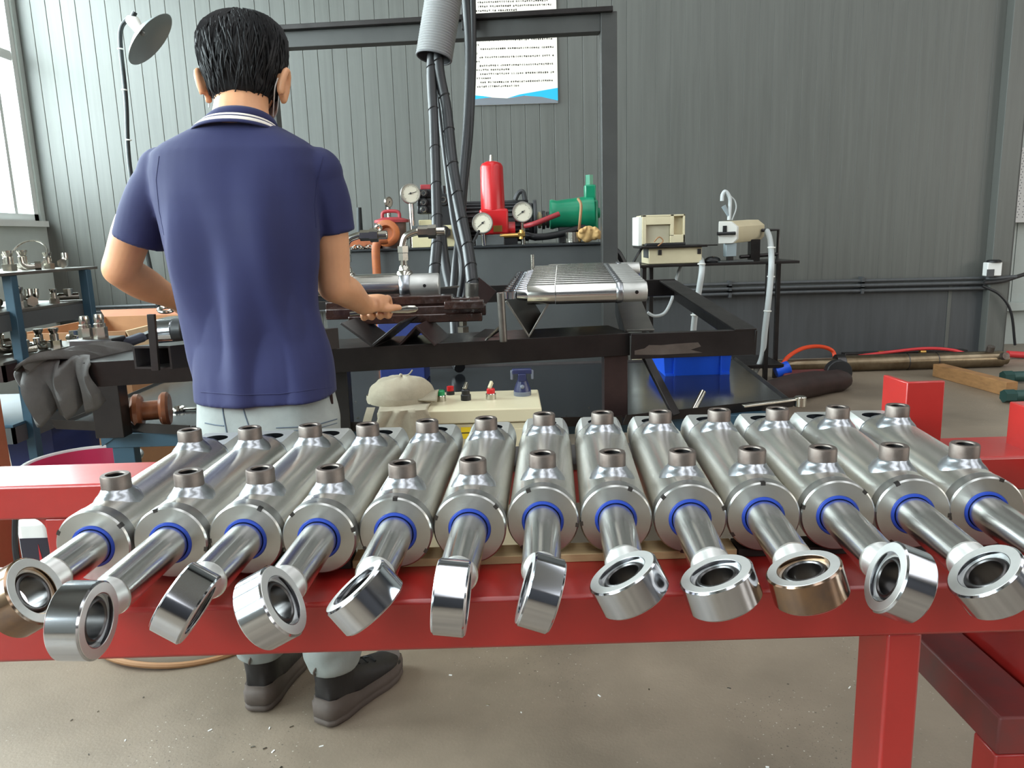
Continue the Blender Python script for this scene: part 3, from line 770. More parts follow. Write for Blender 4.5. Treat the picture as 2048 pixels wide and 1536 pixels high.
def gauge(c, r, ang, name_label, stem_to=None, facing=(0.0, -1, 0.12), needle=-140):
    f = Vector(facing).normalized()
    g = root('pressure_gauge', tuple(c - V(0, 0, r)), name_label, 'gauge', 'pressure gauges of the hydraulic unit')
    build(MB().lathe(c - f * r * 0.45, f, [(0, 0), (0, r * 0.9), (r * 0.1, r), (r * 0.5, r), (r * 0.55, r * 0.97), (r * 0.55, r * 0.88), (r * 0.46, r * 0.87)], 36), 'case', 'gauge_rim', g)
    fc = c + f * r * 0.02
    dial = build(MB().lathe(fc, f, [(0, 0.89 * r), (0.0005, 0)], 36), 'dial', 'gauge_face', g)
    sx = V(0, 0, 1).cross(f).normalized() ; sz = f.cross(sx)
    if sx.x < 0: pass
    tks = MB()
    for k in range(28):
        a = math.radians(-135 + k * 10)
        d_ = sx * math.sin(a) + sz * math.cos(a)
        l = 0.14 if k % 4 == 0 else 0.08
        tks.bar(fc + d_ * r * (0.8 - l) + f * 0.0015, fc + d_ * r * 0.8 + f * 0.0015, r * 0.03, 0.0006, up=f)
    build(tks, 'scale_marks', 'gauge_ink', dial, smooth=0)
    a = math.radians(needle); d_ = sx * math.sin(a) + sz * math.cos(a)
    build(MB().bar(fc - d_ * r * 0.25 + f * 0.003, fc + d_ * r * 0.62 + f * 0.003, r * 0.05, 0.001, up=f).lathe(fc + f * 0.002, f, [(0, 0), (0, r * 0.1), (0.003, r * 0.1), (0.003, 0)], 12), 'needle', 'gauge_ink', dial, smooth=0)
    if stem_to is not None:
        build(MB().tube([c - V(0, 0, r * 0.95) - f * r * 0.2, Vector(stem_to)], [0.012, 0.014], 10), 'stem', 'chrome_fit', g)
    return g
r100 = 20 * TY / FPX
gauge(P(821, 387, TY + 0.1), r100 * 1.0, 0, 'round pressure gauge at left with darkened dial', V(P(823, 440, TY + 0.1).x, TY + 0.1, TZ), needle=75, facing=(0.25, -1, 0.1))
gauge(P(965, 446, TY - 0.03), r100 * 1.02, 0, 'lower pressure gauge with pale dial in front of the red filter', P(968, 490, TY), needle=-130)
gauge(P(1045, 424, TY + 0.05), r100 * 1.02, 0, 'pressure gauge with pale dial between red filter and green pump', V(P(1046, 462, TY + 0.08).x, TY + 0.08, TZ), needle=-125)
gauge(P(778, 404, TY + 0.3), r100 * 0.55, 0, 'tiny pressure gauge seen from the side behind the orange valve', V(P(778, 440, TY + 0.3).x, TY + 0.3, TZ), facing=(0.9, -0.6, 0))
# red filter
fc_ = P(987, 452, TY + 0.12)
rf = root('oil_filter', (fc_.x, fc_.y, TZ), 'tall red cylindrical oil filter standing on the tank', 'filter')
zf0, zf1 = P(988, 420, fc_.y).z, P(983, 323, fc_.y).z
Rf = 23.5 * fc_.y / FPX
build(MB().lathe((fc_.x, fc_.y, 0), (0, 0, 1), [(zf0, 0), (zf0, Rf), (zf1 - 0.03, Rf * 0.94), (zf1 - 0.012, Rf * 0.8), (zf1, Rf * 0.45), (zf1 + 0.003, 0)], 36), 'filter_bowl', 'filter_red', rf)
build(MB().b2((fc_.x - Rf * 1.1, fc_.y - Rf, TZ + 0.06), (fc_.x + Rf * 1.25, fc_.y + Rf, zf0 + 0.005)), 'filter_head', 'filter_red', rf, bev=0.012)
build(MB().cyl((fc_.x + Rf * 1.1, fc_.y, TZ + 0.085), (fc_.x + Rf * 1.8, fc_.y, TZ + 0.085), 0.045, n=20), 'side_flange', 'filter_red', rf)
build(MB().cyl((fc_.x, fc_.y, zf1), (fc_.x, fc_.y, zf1 + 0.035), 0.012, 0.008, n=10), 'bleed_screw', 'chrome_fit', rf)
build(MB().b2((fc_.x + 0.0, fc_.y - Rf - 0.004, TZ + 0.075), (fc_.x + 0.05, fc_.y - Rf, TZ + 0.11)), 'name_plate', 'brass', rf, smooth=0)
build(MB().b2((fc_.x - 0.1, fc_.y - 0.13, TZ), (fc_.x + 0.06, fc_.y + 0.05, TZ + 0.06)), 'mounting_block', 'tank_paint', rf, bev=0.004)
# green pump
gp = P(1130, 428, TY + 0.25)
gr = root('hydraulic_pump', (gp.x, gp.y, TZ), 'green hydraulic pump with upright housing at right end of the tank', 'pump')
Rg = 32 * gp.y / FPX; xg0 = P(1100, 430, gp.y).x; xg1 = P(1186, 430, gp.y).x
build(MB().lathe((xg0, gp.y, gp.z), (1, 0, 0), [(0, 0), (0, Rg * 0.86), (0.012, Rg * 0.9), (0.04, Rg * 0.82), (xg1 - xg0 - 0.04, Rg * 1.02), (xg1 - xg0, Rg * 1.02), (xg1 - xg0, 0)], 32), 'pump_body', 'pump_green', gr)
xu = P(1179, 400, gp.y).x
build(MB().b2((xu - 0.035, gp.y - 0.05, P(1178, 468, gp.y).z), (xu + 0.045, gp.y + 0.06, P(1178, 400, gp.y).z)), 'end_housing', 'pump_green', gr, bev=0.012)
build(MB().b2((xu - 0.03, gp.y - 0.04, P(1178, 410, gp.y).z), (xu + 0.035, gp.y + 0.04, P(1178, 370, gp.y).z)), 'control_block', 'pump_green', gr, bev=0.008)
build(MB().hexn((xu, gp.y, P(1178, 372, gp.y).z), (xu, gp.y, P(1178, 350, gp.y).z), 0.024), 'adjuster', 'pump_green', gr)
build(MB().ccyl((xu + 0.04, gp.y, gp.z), (xu + 0.06, gp.y, gp.z), 0.03, 0.003), 'end_cap', 'pump_green', gr)
build(MB().b2((xg0 + 0.05, gp.y - 0.05, TZ), (xg0 + 0.12, gp.y + 0.05, gp.z - Rg * 0.8)), 'foot', 'motor_grey', gr)
# motor
mz = P(1000, 420, TY + 0.45)
mo = root('electric_motor', (P(1000, 420, TY + 0.45).x, TY + 0.45, TZ), 'dark finned electric motor lying behind the red filter', 'motor')
xm0, xm1 = P(915, 420, TY + 0.45).x, P(1066, 420, TY + 0.45).x
Rm = 0.125; zm = TZ + 0.14
build(MB().ccyl((xm0, TY + 0.45, zm), (xm1, TY + 0.45, zm), Rm - 0.018, 0.01, 32), 'motor_body', 'motor_grey', mo)
for k in range(26):
    a = 2 * math.pi * k / 26
    d_ = V(0, math.cos(a), math.sin(a))
    build(MB().bar(V(xm0 + 0.03, TY + 0.45, zm) + d_ * (Rm - 0.012), V(xm1 - 0.03, TY + 0.45, zm) + d_ * (Rm - 0.012), 0.006, 0.024, up=d_), 'cooling_fin', 'motor_grey', mo, smooth=0)
build(MB().ccyl((xm1, TY + 0.45, zm), (xm1 + 0.02, TY + 0.45, zm), Rm, 0.004, 32), 'end_bell', 'motor_grey', mo)
build(MB().cyl((xm1, TY + 0.45, zm), (xm1 + 0.14, TY + 0.45, zm), 0.035, n=16), 'shaft_coupling', 'cream_block', mo)
for k in range(4): build(MB().ccyl((xm1 + 0.03 + k * 0.025, TY + 0.45, zm), (xm1 + 0.048 + k * 0.025, TY + 0.45, zm), 0.05 + 0.006 * (k % 2), 0.002, 20), 'coupling_disc', 'motor_grey' if k else 'cream_block', mo)
build(MB().b2((xm0 + 0.1, TY + 0.38, TZ), (xm1 - 0.1, TY + 0.52, zm - Rm + 0.03)), 'motor_foot', 'motor_grey', mo)
build(MB().tube(spline([P(1030, 400, TY + 0.4), P(1037, 386, TY + 0.4), P(1046, 384, TY + 0.4), P(1050, 400, TY + 0.4)], 6), 0.014, 8), 'lifting_eye', 'motor_grey', mo)
# copper red pipe to the pump
o = build(MB().tube(spline([P(1118, 428, TY + 0.06), P(1105, 433, TY + 0.05), P(1070, 447, TY + 0.03), P(1050, 452, TY + 0.06)], 8), 0.015, 10), 'copper_pipe', 'lid_red')
tag(o, 'reddish bent pipe joining the gauge manifold to the green pump', 'pipe')
o = build(MB().tube(spline([P(1156, 397, TY + 0.12), P(1162, 410, TY + 0.1), P(1160, 440, TY + 0.08), P(1158, 460, TY + 0.1)], 8), 0.008, 8), 'drain_hose', 'hose_tan')
tag(o, 'thin tan hose looped over the green pump', 'hose')
o = hose([P(1170, 452, TY + 0.2), P(1120, 468, TY + 0.15), P(1075, 474, TY + 0.12), P(1050, 470, TY + 0.15)], 0.02, 'black suction hose lying on the tank under the green pump', wrap=False)
o = root('brass_tee', tuple(P(1025, 476, TY)), 'small brass pipe tee lying on the tank beside the red filter', 'fitting')
build(MB().tube([P(1000, 472, TY), P(1040, 470, TY)], 0.012, 8), 'pipe', 'brass', o)
build(MB().tube([P(1042, 478, TY), P(1043, 460, TY)], 0.013, 8).cyl(P(1036, 470, TY), P(1050, 469, TY), 0.016, n=6), 'tee_body', 'brass', o)
# chrome cup and glove
cc = P(1148, 478, TY + 0.08); cc.z = TZ
o = root('steel_cup', tuple(cc), 'small shiny steel cup on the tank beside the tan glove', 'cup')
build(MB().lathe(cc, (0, 0, 1), [(0, 0), (0, 0.05), (0.06, 0.052), (0.06, 0.048), (0.012, 0.046), (0.012, 0)], 28), 'cup_body', 'chrome_fit', o)
build(MB().lathe(cc, (0, 0, 1), [(0.0, 0.066), (0.004, 0.068), (0.006, 0.05)], 28), 'cup_base', 'steel_dark', o)
gc = P(1178, 470, TY + 0.02)
gl = MB()
rg_ = random.Random(5)
for (dx, dz, r_) in [(-0.035, 0.0, 0.03), (0.0, 0.01, 0.036), (0.03, -0.008, 0.03), (-0.01, -0.015, 0.034)]:
    gl.ball(gc + V(dx, rg_.uniform(-0.01, 0.01), dz), r_, 14, 9)
for k in range(6):
    a = math.radians(150 - k * 34); b = gc + V(math.cos(a) * 0.03, -0.01, 0.005 + math.sin(a) * 0.02)
    e_ = gc + V(math.cos(a) * 0.068, -0.02 + 0.01 * (k % 2), -0.012 + math.sin(a) * 0.045)
    gl.tube([b, (b + e_) / 2 + V(0, -0.012, 0.006), e_], [0.017, 0.015, 0.01], 10)
gl = remesh(gl, 0.005, 3)
zmin = min(v.z for v in gl.v)
for v in gl.v: v.z += TZ - zmin + 0.0005
tag(build(gl, 'work_glove', 'glove_tan', smooth=80), 'crumpled tan work glove at the right end of the tank', 'glove')
# valve stack
vs_ = P(856, 430, TY + 0.2)
va = root('valve_block', (vs_.x, vs_.y, TZ), 'stack of black hydraulic valves with round end caps on the tank', 'valve')
build(MB().b2((vs_.x - 0.05, vs_.y - 0.06, TZ), (vs_.x + 0.08, vs_.y + 0.1, P(856, 440, vs_.y).z)), 'manifold', 'cream_block', va, bev=0.004)
for j, yv in enumerate((388, 406, 420)):
    c = P(850, yv, vs_.y)
    bl = build(MB().b2((c.x - 0.04, c.y - 0.05, c.z - 0.022), (c.x + 0.05, c.y + 0.08, c.z + 0.024)), 'valve_body', 'black_plastic', va, bev=0.006)
    build(MB().lathe((c.x, c.y - 0.05, c.z), (0, -1, 0), [(0, 0.024), (0.03, 0.022), (0.034, 0.012), (0.034, 0)], 18), 'coil_cap', 'black_plastic', bl)
    build(MB().torus((c.x, c.y - 0.083, c.z), (0, 1, 0), 0.012, 0.004, 16, 6), 'coil_nut', 'chrome_fit', bl)
c = P(852, 374, vs_.y); build(MB().b2((c.x - 0.03, c.y - 0.03, c.z - 0.015), (c.x + 0.03, c.y + 0.03, c.z + 0.012)), 'plug', 'lid_red', va, bev=0.003)
c = P(888, 400, vs_.y)
va2 = root('valve_block', (c.x, c.y, TZ), 'single black solenoid valve right of the valve stack, behind the hoses', 'valve')
b_ = build(MB().b2((c.x - 0.05, c.y - 0.05, TZ), (c.x + 0.06, c.y + 0.08, c.z - 0.03)), 'valve_body', 'black_plastic', va2, bev=0.006)
build(MB().ccyl((c.x, c.y + 0.05, c.z - 0.0), (c.x, c.y - 0.06, c.z), 0.035, 0.004, 20), 'coil', 'black_plastic', va2)
build(MB().torus((c.x, c.y - 0.062, c.z), (0, 1, 0), 0.014, 0.005, 16, 6), 'coil_nut', 'chrome_fit', va2)
build(MB().cyl((c.x, c.y, c.z + 0.03), (c.x, c.y, c.z + 0.08), 0.012, n=10), 'plug', 'black_plastic', va2)
o = root('junction_block', tuple(P(845, 495, TY - 0.0)), 'small cream block standing at the front edge of the tank', 'block')
c = P(845, 478, TY + 0.02)
build(MB().b2((c.x - 0.055, c.y - 0.03, TZ), (c.x + 0.06, c.y + 0.06, c.z + 0.055)), 'block_body', 'cream_block', o, bev=0.003)
build(MB().b2((c.x - 0.055, c.y - 0.032, c.z + 0.055), (c.x + 0.065, c.y + 0.06, c.z + 0.075)), 'block_top', 'tank_paint', o, bev=0.003)
o.location.z = TZ
for ch in o.children: ch.location.z -= 0
WL[o.name_full] = Vector(o.location)
for ch in o.children:
    ch.location = Vector(P(845, 495, TY)) - Vector(o.location)
c = P(915, 470, TY + 0.06)
o = root('junction_block', (c.x, c.y, TZ), 'cream valve base with thick black hose attached, centre of the tank', 'block')
build(MB().b2((c.x - 0.12, c.y - 0.02, TZ), (c.x + 0.05, c.y + 0.08, TZ + 0.12)), 'block_body', 'cream_block', o, bev=0.004)
build(MB().cyl((c.x - 0.06, c.y - 0.02, TZ + 0.08), (c.x - 0.06, c.y - 0.09, TZ + 0.08), 0.03, n=6), 'hose_nut', 'steel_dark', o)
# orange valve / suction strainer
c = P(782, 462, TY + 0.1)
o = root('suction_strainer', (c.x, c.y, TZ), 'rusty strainer pot with red lid and orange side flange', 'strainer')
build(MB().lathe((c.x + 0.0, c.y + 0.05, 0), (0, 0, 1), [(TZ, 0), (TZ, 0.08), (P(782, 445, c.y).z, 0.082), (P(782, 445, c.y).z, 0)], 28), 'pot', 'rust_body', o)
zl = P(782, 445, c.y).z
build(MB().lathe((c.x, c.y + 0.05, 0), (0, 0, 1), [(zl, 0), (zl, 0.1), (zl + 0.015, 0.1), (zl + 0.03, 0.05), (zl + 0.03, 0)], 28), 'lid', 'lid_red', o)
build(MB().tube(spline([V(c.x - 0.05, c.y + 0.03, zl + 0.02), V(c.x - 0.04, c.y + 0.03, zl + 0.06), V(c.x + 0.04, c.y + 0.03, zl + 0.06), V(c.x + 0.05, c.y + 0.03, zl + 0.02)], 5), 0.01, 8), 'lid_handle', 'lid_red', o)
build(MB().lathe((c.x - 0.01, c.y - 0.03, TZ + 0.085), (-0.1, -1, 0), [(-0.03, 0.055), (0.02, 0.06), (0.03, 0.075), (0.05, 0.075), (0.06, 0.06), (0.06, 0.045), (0.03, 0.03), (0.03, 0)], 24), 'side_flange', 'rust_orange', o)
c2 = P(752, 500, TY - 0.06)
o = build(MB().tube(spline([V(c2.x + 0.06, TY - 0.05, TZ + 0.05), V(c2.x + 0.01, TY - 0.07, TZ + 0.03), V(c2.x, TY - 0.08, TZ - 0.1), V(c2.x + 0.005, TY - 0.08, 0.5)], 8), 0.024, 12), 'rusty_pipe', 'rust_orange')
tag(o, 'rusty orange pipe running down the front of the tank', 'pipe')
c = P(722, 492, TY + 0.05)
o = build(MB().b2((c.x - 0.13, c.y, TZ), (c.x + 0.1, c.y + 0.12, TZ + 0.075)), 'carton_piece', 'rust_orange', bev=0.01)
tag(o, 'flat orange-brown carton on the tank behind the chrome elbow', 'carton')
o = build(MB().tube([V(P(720, 480, TY + 0.4).x, TY + 0.4, TZ), P(718, 415, TY + 0.4)], [0.022, 0.015], 10), 'breather_pipe', 'dark_pole'); tag(o, 'grey breather pipe upright at the left of the tank', 'pipe')
rr_ = random.Random(9)
for k in range(9):
    c = P(706 + k * 5.0, 496, TY + 0.03); c.z = TZ
    o = build(MB().torus(c + V(0, -0.03 + 0.02 * (k % 3), 0.012), (rr_.uniform(-1, 1), rr_.uniform(-1, 1), 0.5), 0.011, 0.0045, 12, 6), 'metal_ring', 'chrome_fit')
    o.location.z = TZ + (o.location.z - o.location.z)
    tag(o, 'tiny chrome ring in the loose pile at the left tank edge', 'ring', 'loose chrome rings on the tank')
# ================================================================ steel workbench rack
BZ = 0.87
def rl(x, dy=0.0, z=BZ):                      # point on the front rail line
    return V(x, 2.235 + (x + 1.36) * 0.182 + dy, z)
wbk = root('workbench', (-0.4, 2.7, 0), 'dark welded angle-iron workbench rack in front of the person', 'workbench')
RA, RB = rl(-1.36), rl(0.40)
build(MB().angle(RA, RB, 0.24, 0.076, 0.008, side=-1), 'front_rail', 'black_steel', wbk, bev=0.0015)
# extension frame at the right
E0 = G(1262, 668, BZ); E1 = G(1512, 659, BZ); E2 = P(1350, 561, 3.5); E3 = P(1262, 567, 3.5)
build(MB().angle(E0, E1, 0.03, 0.085, 0.008, side=-1), 'extension_rail', 'black_steel', wbk, bev=0.0015)
gp_ = [(0.012, -0.07), (0.1, -0.073), (0.24, -0.071), (0.2, -0.06), (0.235, -0.05), (0.225, -0.036), (0.15, -0.038), (0.1, -0.041), (0.06, -0.039), (0.045, -0.05), (0.012, -0.056)]
build(MB().prism([V(E0.x + a, E0.y + (E1.y - E0.y) / (E1.x - E0.x) * a - 0.0006, BZ + b) for a, b in gp_], (0, 0.0012, 0)), 'ground_patch', 'bare_steel', wbk, smooth=0)
d_ = (E2 - E1).normalized(); sd_ = d_.cross(V(0, 0, 1)).normalized()
build(MB().bar(E1 - sd_ * 0.035, E2 - sd_ * 0.035, 0.075, 0.008), 'side_rail', 'black_steel', wbk, bev=0.0015)
build(MB().bar(E1 - V(0, 0, 0.045), E2 - V(0, 0, 0.045), 0.008, 0.085), 'side_web', 'black_steel', wbk, bev=0.0015)
build(MB().bar(E3 - V(0.9, 0, 0.03), E2 - V(0, 0, 0.03), 0.01, 0.075), 'rear_rail', 'black_steel', wbk, bev=0.0015)
build(MB().bar(E3 - V(1.9, 0, 0.05), E3 - V(0.9, 0, 0.03), 0.01, 0.075), 'rear_rail', 'black_steel', wbk, bev=0.0015)
# cross rail under the small cylinders (right end)
C0 = G(1252, 662, BZ + 0.004); C1 = P(1232, 590, 3.3)
for k, (a, b) in enumerate([(C0 + V(0.045, 0, 0), C1 + V(0.045, 0, 0))]):
    build(MB().bar(a, b, 0.1, 0.008), 'cross_rail', 'bare_steel' if k == 0 else 'black_steel', wbk, bev=0.0015)
build(MB().bar(C0 + V(0.0, 0, -0.04), C1 + V(0, 0, -0.04), 0.008, 0.085), 'cross_web', 'black_steel', wbk, bev=0.0015)
# legs
lgx = P(1230, 720, 2.58)
build(MB().b2((lgx.x - 0.04, 2.56, 0.575), (lgx.x + 0.04, 2.63, BZ - 0.008)), 'leg', 'brown_steel', wbk, bev=0.002)
lg2 = P(672, 760, 2.44)
build(MB().b2((lg2.x - 0.03, 2.47, 0.575), (lg2.x + 0.03, 2.53, BZ - 0.008)), 'leg', 'black_steel', wbk, bev=0.002)
lg3 = P(195, 800, 2.45)
build(MB().b2((lg3.x - 0.05, 2.5, 0.575), (lg3.x + 0.045, 2.56, BZ - 0.008)), 'leg', 'black_steel', wbk, bev=0.002)
# diagonal brace at the right, down to the tray
build(MB().bar(P(1285, 700, 2.62), P(1352, 830, 2.5) , 0.035, 0.012), 'brace', 'black_steel', wbk, bev=0.0015)
# V-shaped rests of angle iron on the rail
def vrest(cx, cy, w, h, l, zb, up=True, name='v_rest', mt='black_steel', rz=0.0):
    # open V (up) or roof (down), running along y
    t_ = 0.007
    s_ = 1 if up else -1
    R_ = Matrix.Rotation(rz, 3, 'Z')
    mb = MB()
    for sx in (-1, 1):
        poly = [V(0, 0, 0), V(sx * w, 0, h * s_), V(sx * (w - t_ * 0.7), 0, h * s_ + t_ * 0.7 * s_), V(0, 0, t_ * 1.4 * s_)]
        poly = [R_ @ q for q in poly]
        z0 = zb if up else zb + h
        mb.prism([q + V(cx, cy, z0) for q in poly], R_ @ V(0, l, 0))
    return build(mb, name, mt, wbk, bev=0.001)
p_ = G(742, 697, BZ); vrest(p_.x, p_.y + 0.02, 0.10, 0.075, 0.2, BZ, True, rz=-0.15)
p_ = G(838, 692, BZ); vrest(p_.x - 0.01, p_.y + 0.03, 0.062, 0.062, 0.2, BZ, False, mt='brown_steel', rz=-0.15)
p_ = G(1040, 678, BZ); vrest(p_.x + 0.03, p_.y + 0.02, 0.075, 0.12, 0.7, BZ, True, mt='bare_steel', rz=-0.1)
build(MB().bar(P(940, 690, 2.5), P(985, 660, 2.62), 0.06, 0.006), 'gusset_plate', 'black_steel', wbk)
# upright round stop with its brace
s0 = G(1007, 684, BZ); s1 = P(1001, 585, s0.y)
build(MB().ccyl(V(s0.x, s0.y, BZ), V(s1.x, s0.y, s1.z), 0.0125, 0.002, 18), 'stop_pin', 'bare_steel', wbk)
build(MB().cyl(G(972, 680, BZ), V(s0.x - 0.005, s0.y, BZ + 0.055), 0.004, n=8), 'stop_brace', 'chrome_fit', wbk)
# left end: channel tube and upright pin
k0 = G(310, 742, BZ + 0.0); 
Q0 = G(270, 738, BZ); Q1 = G(345, 738, BZ)
hh = P(272, 692, Q0.y).z - BZ
cdir = V(0.62, 0.5, 0).normalized() * 0.5
w_ = (Q1 - Q0)
ch_ = MB()
tt = 0.006
outer = [Q0, Q1, Q1 + V(0, 0, hh), Q0 + V(0, 0, hh)]
u_ = w_.normalized()
inner = [Q0 + u_ * tt + V(0, 0, tt), Q1 - u_ * tt + V(0, 0, tt), Q1 - u_ * tt + V(0, 0, hh - tt), Q0 + u_ * tt + V(0, 0, hh - tt)]
vv = outer + inner + [q + cdir for q in outer] + [q + cdir for q in inner]
ff = []
for i in range(4):
    j = (i + 1) % 4
    ff += [(i, j, 4 + j, 4 + i), (i, 8 + i, 8 + j, j), (4 + i, 4 + j, 12 + j, 12 + i), (8 + i, 12 + i, 12 + j, 8 + j)]
ch_.add(vv, ff)
build(ch_, 'channel_tube', 'black_steel', wbk, smooth=0)
v0 = G(314, 740, BZ); v1 = P(303, 628, v0.y)
build(MB().bar(V(v0.x, v0.y - 0.006, BZ), V(v1.x + 0.002, v0.y - 0.006, v1.z), 0.02, 0.012, up=(0, 1, 0)), 'upright_pin', 'black_steel', wbk, bev=0.001)
build(MB().bar(P(250, 690, 2.6), P(330, 655, 2.75), 0.03, 0.02), 'rear_bar', 'black_steel', wbk)

# ================================================================ drip tray and blue trestle
TRZ = 0.575
tray = root('drip_tray', (-0.3, 3.0, TRZ), 'wide black sheet-metal drip tray below the workbench rack', 'tray')
tp = [V(-1.62, 2.66, TRZ), V(-1.07, 2.51, TRZ), V(0.36, 2.47, TRZ), V(0.99, 2.66, TRZ), V(1.08, 3.7, TRZ), V(-1.62, 3.7, TRZ)]
mat('tray_black', (38, 40, 44), 0.14, 0.35, var=0.2, vscale=4, rvar=0.06)
build(MB().prism(tp, (0, 0, 0.004)), 'tray_floor', 'tray_black', tray, smooth=0)
cen = V(-0.3, 3.0, TRZ)
for i in range(6):
    a, b = tp[i], tp[(i + 1) % 6]
    hgt = 0.035 if i in (0, 1, 2) else 0.012
    out = ((a + b) / 2 - cen); out.z = 0; out.normalize()
    build(MB().hexa([a, b, b + out * 0.003, a + out * 0.003, a + out * 0.012 + V(0, 0, hgt), b + out * 0.012 + V(0, 0, hgt), b + out * 0.016 + V(0, 0, hgt), a + out * 0.016 + V(0, 0, hgt)]), 'tray_rim', 'black_steel', tray, smooth=0)
tr = root('steel_trestle', (-0.4, 2.9, 0), 'blue painted steel trestle under the drip tray', 'trestle')
b0 = P(205, 868, 2.62); 
build(MB().b2((-1.4, 2.56, TRZ - 0.05), (0.9, 2.61, TRZ)), 'top_rail', 'blue_steel', tr, bev=0.002)
build(MB().b2((-1.4, 3.5, TRZ - 0.05), (0.9, 3.55, TRZ)), 'top_rail', 'blue_steel', tr, bev=0.002)
lx = P(257, 900, 2.6).x
for x in (lx, 0.85):
    for y in (2.565, 3.505): build(MB().b2((x - 0.037, y, 0), (x + 0.037, y + 0.045, TRZ - 0.05)), 'leg', 'blue_steel', tr, bev=0.002)
    build(MB().b2((x - 0.03, 2.61, TRZ - 0.045), (x + 0.03, 3.505, TRZ - 0.005)), 'cross_rail', 'blue_steel', tr, bev=0.002)
build(MB().prism([P(200, 868, 2.555), P(240, 868, 2.555), P(204, 893, 2.555)], (0, 0.01, 0)), 'gusset', 'blue_steel', tr, smooth=0)

# ================================================================ row of small finished cylinders on the rack
def make_small(L, R_):
    r = root('small_cylinder', (0, 0, 0), 'x', 'hydraulic cylinder')
    A = V(0, 0, R_); X = V(1, 0, 0)
    build(MB().lathe(A, (0, 0, 1), [(-0.011, 0.014), (-0.011, 0.024), (0.011, 0.024), (0.011, 0.014)], 24, close=True), 'rod_eye', 'steel_chrome', r)
    build(MB().lathe(A, X, [(0.022, 0), (0.022, 0.016), (0.05, 0.02), (0.055, 0.02)], 24), 'piston_rod', 'steel_chrome', r)
    build(MB().lathe(A, X, [(0.055, 0), (0.055, R_ * 0.94), (0.057, R_ * 0.97), (0.145, R_ * 0.97), (0.145, R_ * 0.9)], 32), 'gland', 'steel_satin', r)
    build(MB().lathe(A, X, [(0.147, R_ * 0.9), (0.147, R_), (L - 0.1, R_), (L - 0.1, R_ * 0.9)], 32), 'barrel', 'steel_satin', r)
    build(MB().lathe(A, X, [(L - 0.102, R_ * 0.93), (L - 0.097, R_ * 1.05), (L - 0.088, R_ * 1.07), (L - 0.08, R_ * 1.03), (L - 0.076, R_ * 0.9)], 32), 'weld_seam', 'steel_weld', r)
    lg = build(MB().lathe(A, X, [(L - 0.078, R_ * 0.9), (L - 0.077, R_ * 0.96), (L - 0.003, R_ * 0.96), (L, R_ * 0.9), (L, 0)], 32), 'rear_lug', 'steel_lug', r)
    build(MB().lathe(A + V(L - 0.035, -R_ * 0.965, 0), (0, -1, 0), [(0, 0.006), (0.0006, 0)], 12), 'pin_hole', 'steel_bore', lg, smooth=0)
    return r
NS = 13
sm = make_small(0.44, 0.034)
a0 = P(1020, 590, 2.5); a1 = P(1046, 546, 3.32)
ORD2 = ['nearest', 'second', 'third', 'fourth', 'fifth', 'sixth', 'seventh', 'eighth', 'ninth', 'tenth', 'eleventh', 'twelfth', 'farthest']
for i in range(NS):
    f = i / (NS - 1)
    c = sm if i == 0 else copy_tree(sm)
    q = a0.lerp(a1, f)
    if i == NS - 1: q = q + V(0.055, 0, 0)
    c.location = q - V(0, 0, 0.034); c.rotation_euler = (0, 0, -0.02)
    lab = '%s small chrome cylinder of the row lying on the rack' % ORD2[i] if i in (0, NS - 1) else '%s small chrome cylinder from the front in the row on the rack' % ORD2[i]
    tag(c, lab, 'hydraulic cylinder', 'small finished cylinders on the rack')
for k, (u_, v_) in enumerate(((1108, 601), (1208, 603))):            # ports underneath the nearest one
    o = P(u_, v_, 2.53)
    build(MB().cyl(o + V(0, 0, -0.028), o + V(0, 0, 0.01), 0.013, n=14), 'port', 'steel_port', sm, origin=None) if False else None
rp = P(1067, 520, 3.34); rq = P(1067, 545, 3.34)
o = build(MB().tube([V(rq.x, 3.45, E3.z - 0.0), V(rq.x, 3.45, rp.z + 0.02)], 0.009, 10), 'steel_pin', 'chrome_fit'); tag(o, 'thin upright steel pin behind the row of small cylinders', 'pin')

# ================================================================ cylinder being worked on, with chrome elbows
wy = 2.74
wc0 = P(560, 580, wy); wc1 = P(880, 570, wy); Rw = 0.046
zc_ = (wc0.z + wc1.z) / 2
wc = root('worked_cylinder', ((wc0.x + wc1.x) / 2, wy, zc_ - Rw), 'single shiny cylinder with chrome elbow fittings being worked on', 'hydraulic cylinder')
xw = P(808, 580, wy).x
build(MB().lathe((wc0.x, wy, zc_), (1, 0, 0), [(0, 0), (0, Rw), (xw - wc0.x - 0.012, Rw), (xw - wc0.x - 0.012, 0)], 40), 'barrel', 'steel_satin', wc)
build(MB().lathe((xw, wy, zc_), (1, 0, 0), [(-0.014, Rw * 0.9), (-0.01, Rw * 1.0), (0.0, Rw * 1.07), (0.012, Rw * 1.08), (0.024, Rw * 1.0), (0.026, Rw * 0.9)], 40), 'weld_seam', 'steel_weld', wc)
build(MB().lathe((xw + 0.024, wy, zc_), (1, 0, 0), [(0, Rw * 0.9), (0.002, Rw * 0.94), (wc1.x - xw - 0.03, Rw * 0.94), (wc1.x - xw - 0.026, Rw * 0.88), (wc1.x - xw - 0.026, 0)], 40), 'rear_lug', 'steel_lug', wc)
build(MB().lathe((P(852, 578, wy).x, wy - Rw * 0.94, zc_ + 0.002), (0, -1, 0), [(0, 0.006), (0.0006, 0)], 12), 'pin_hole', 'steel_bore', wc, smooth=0)
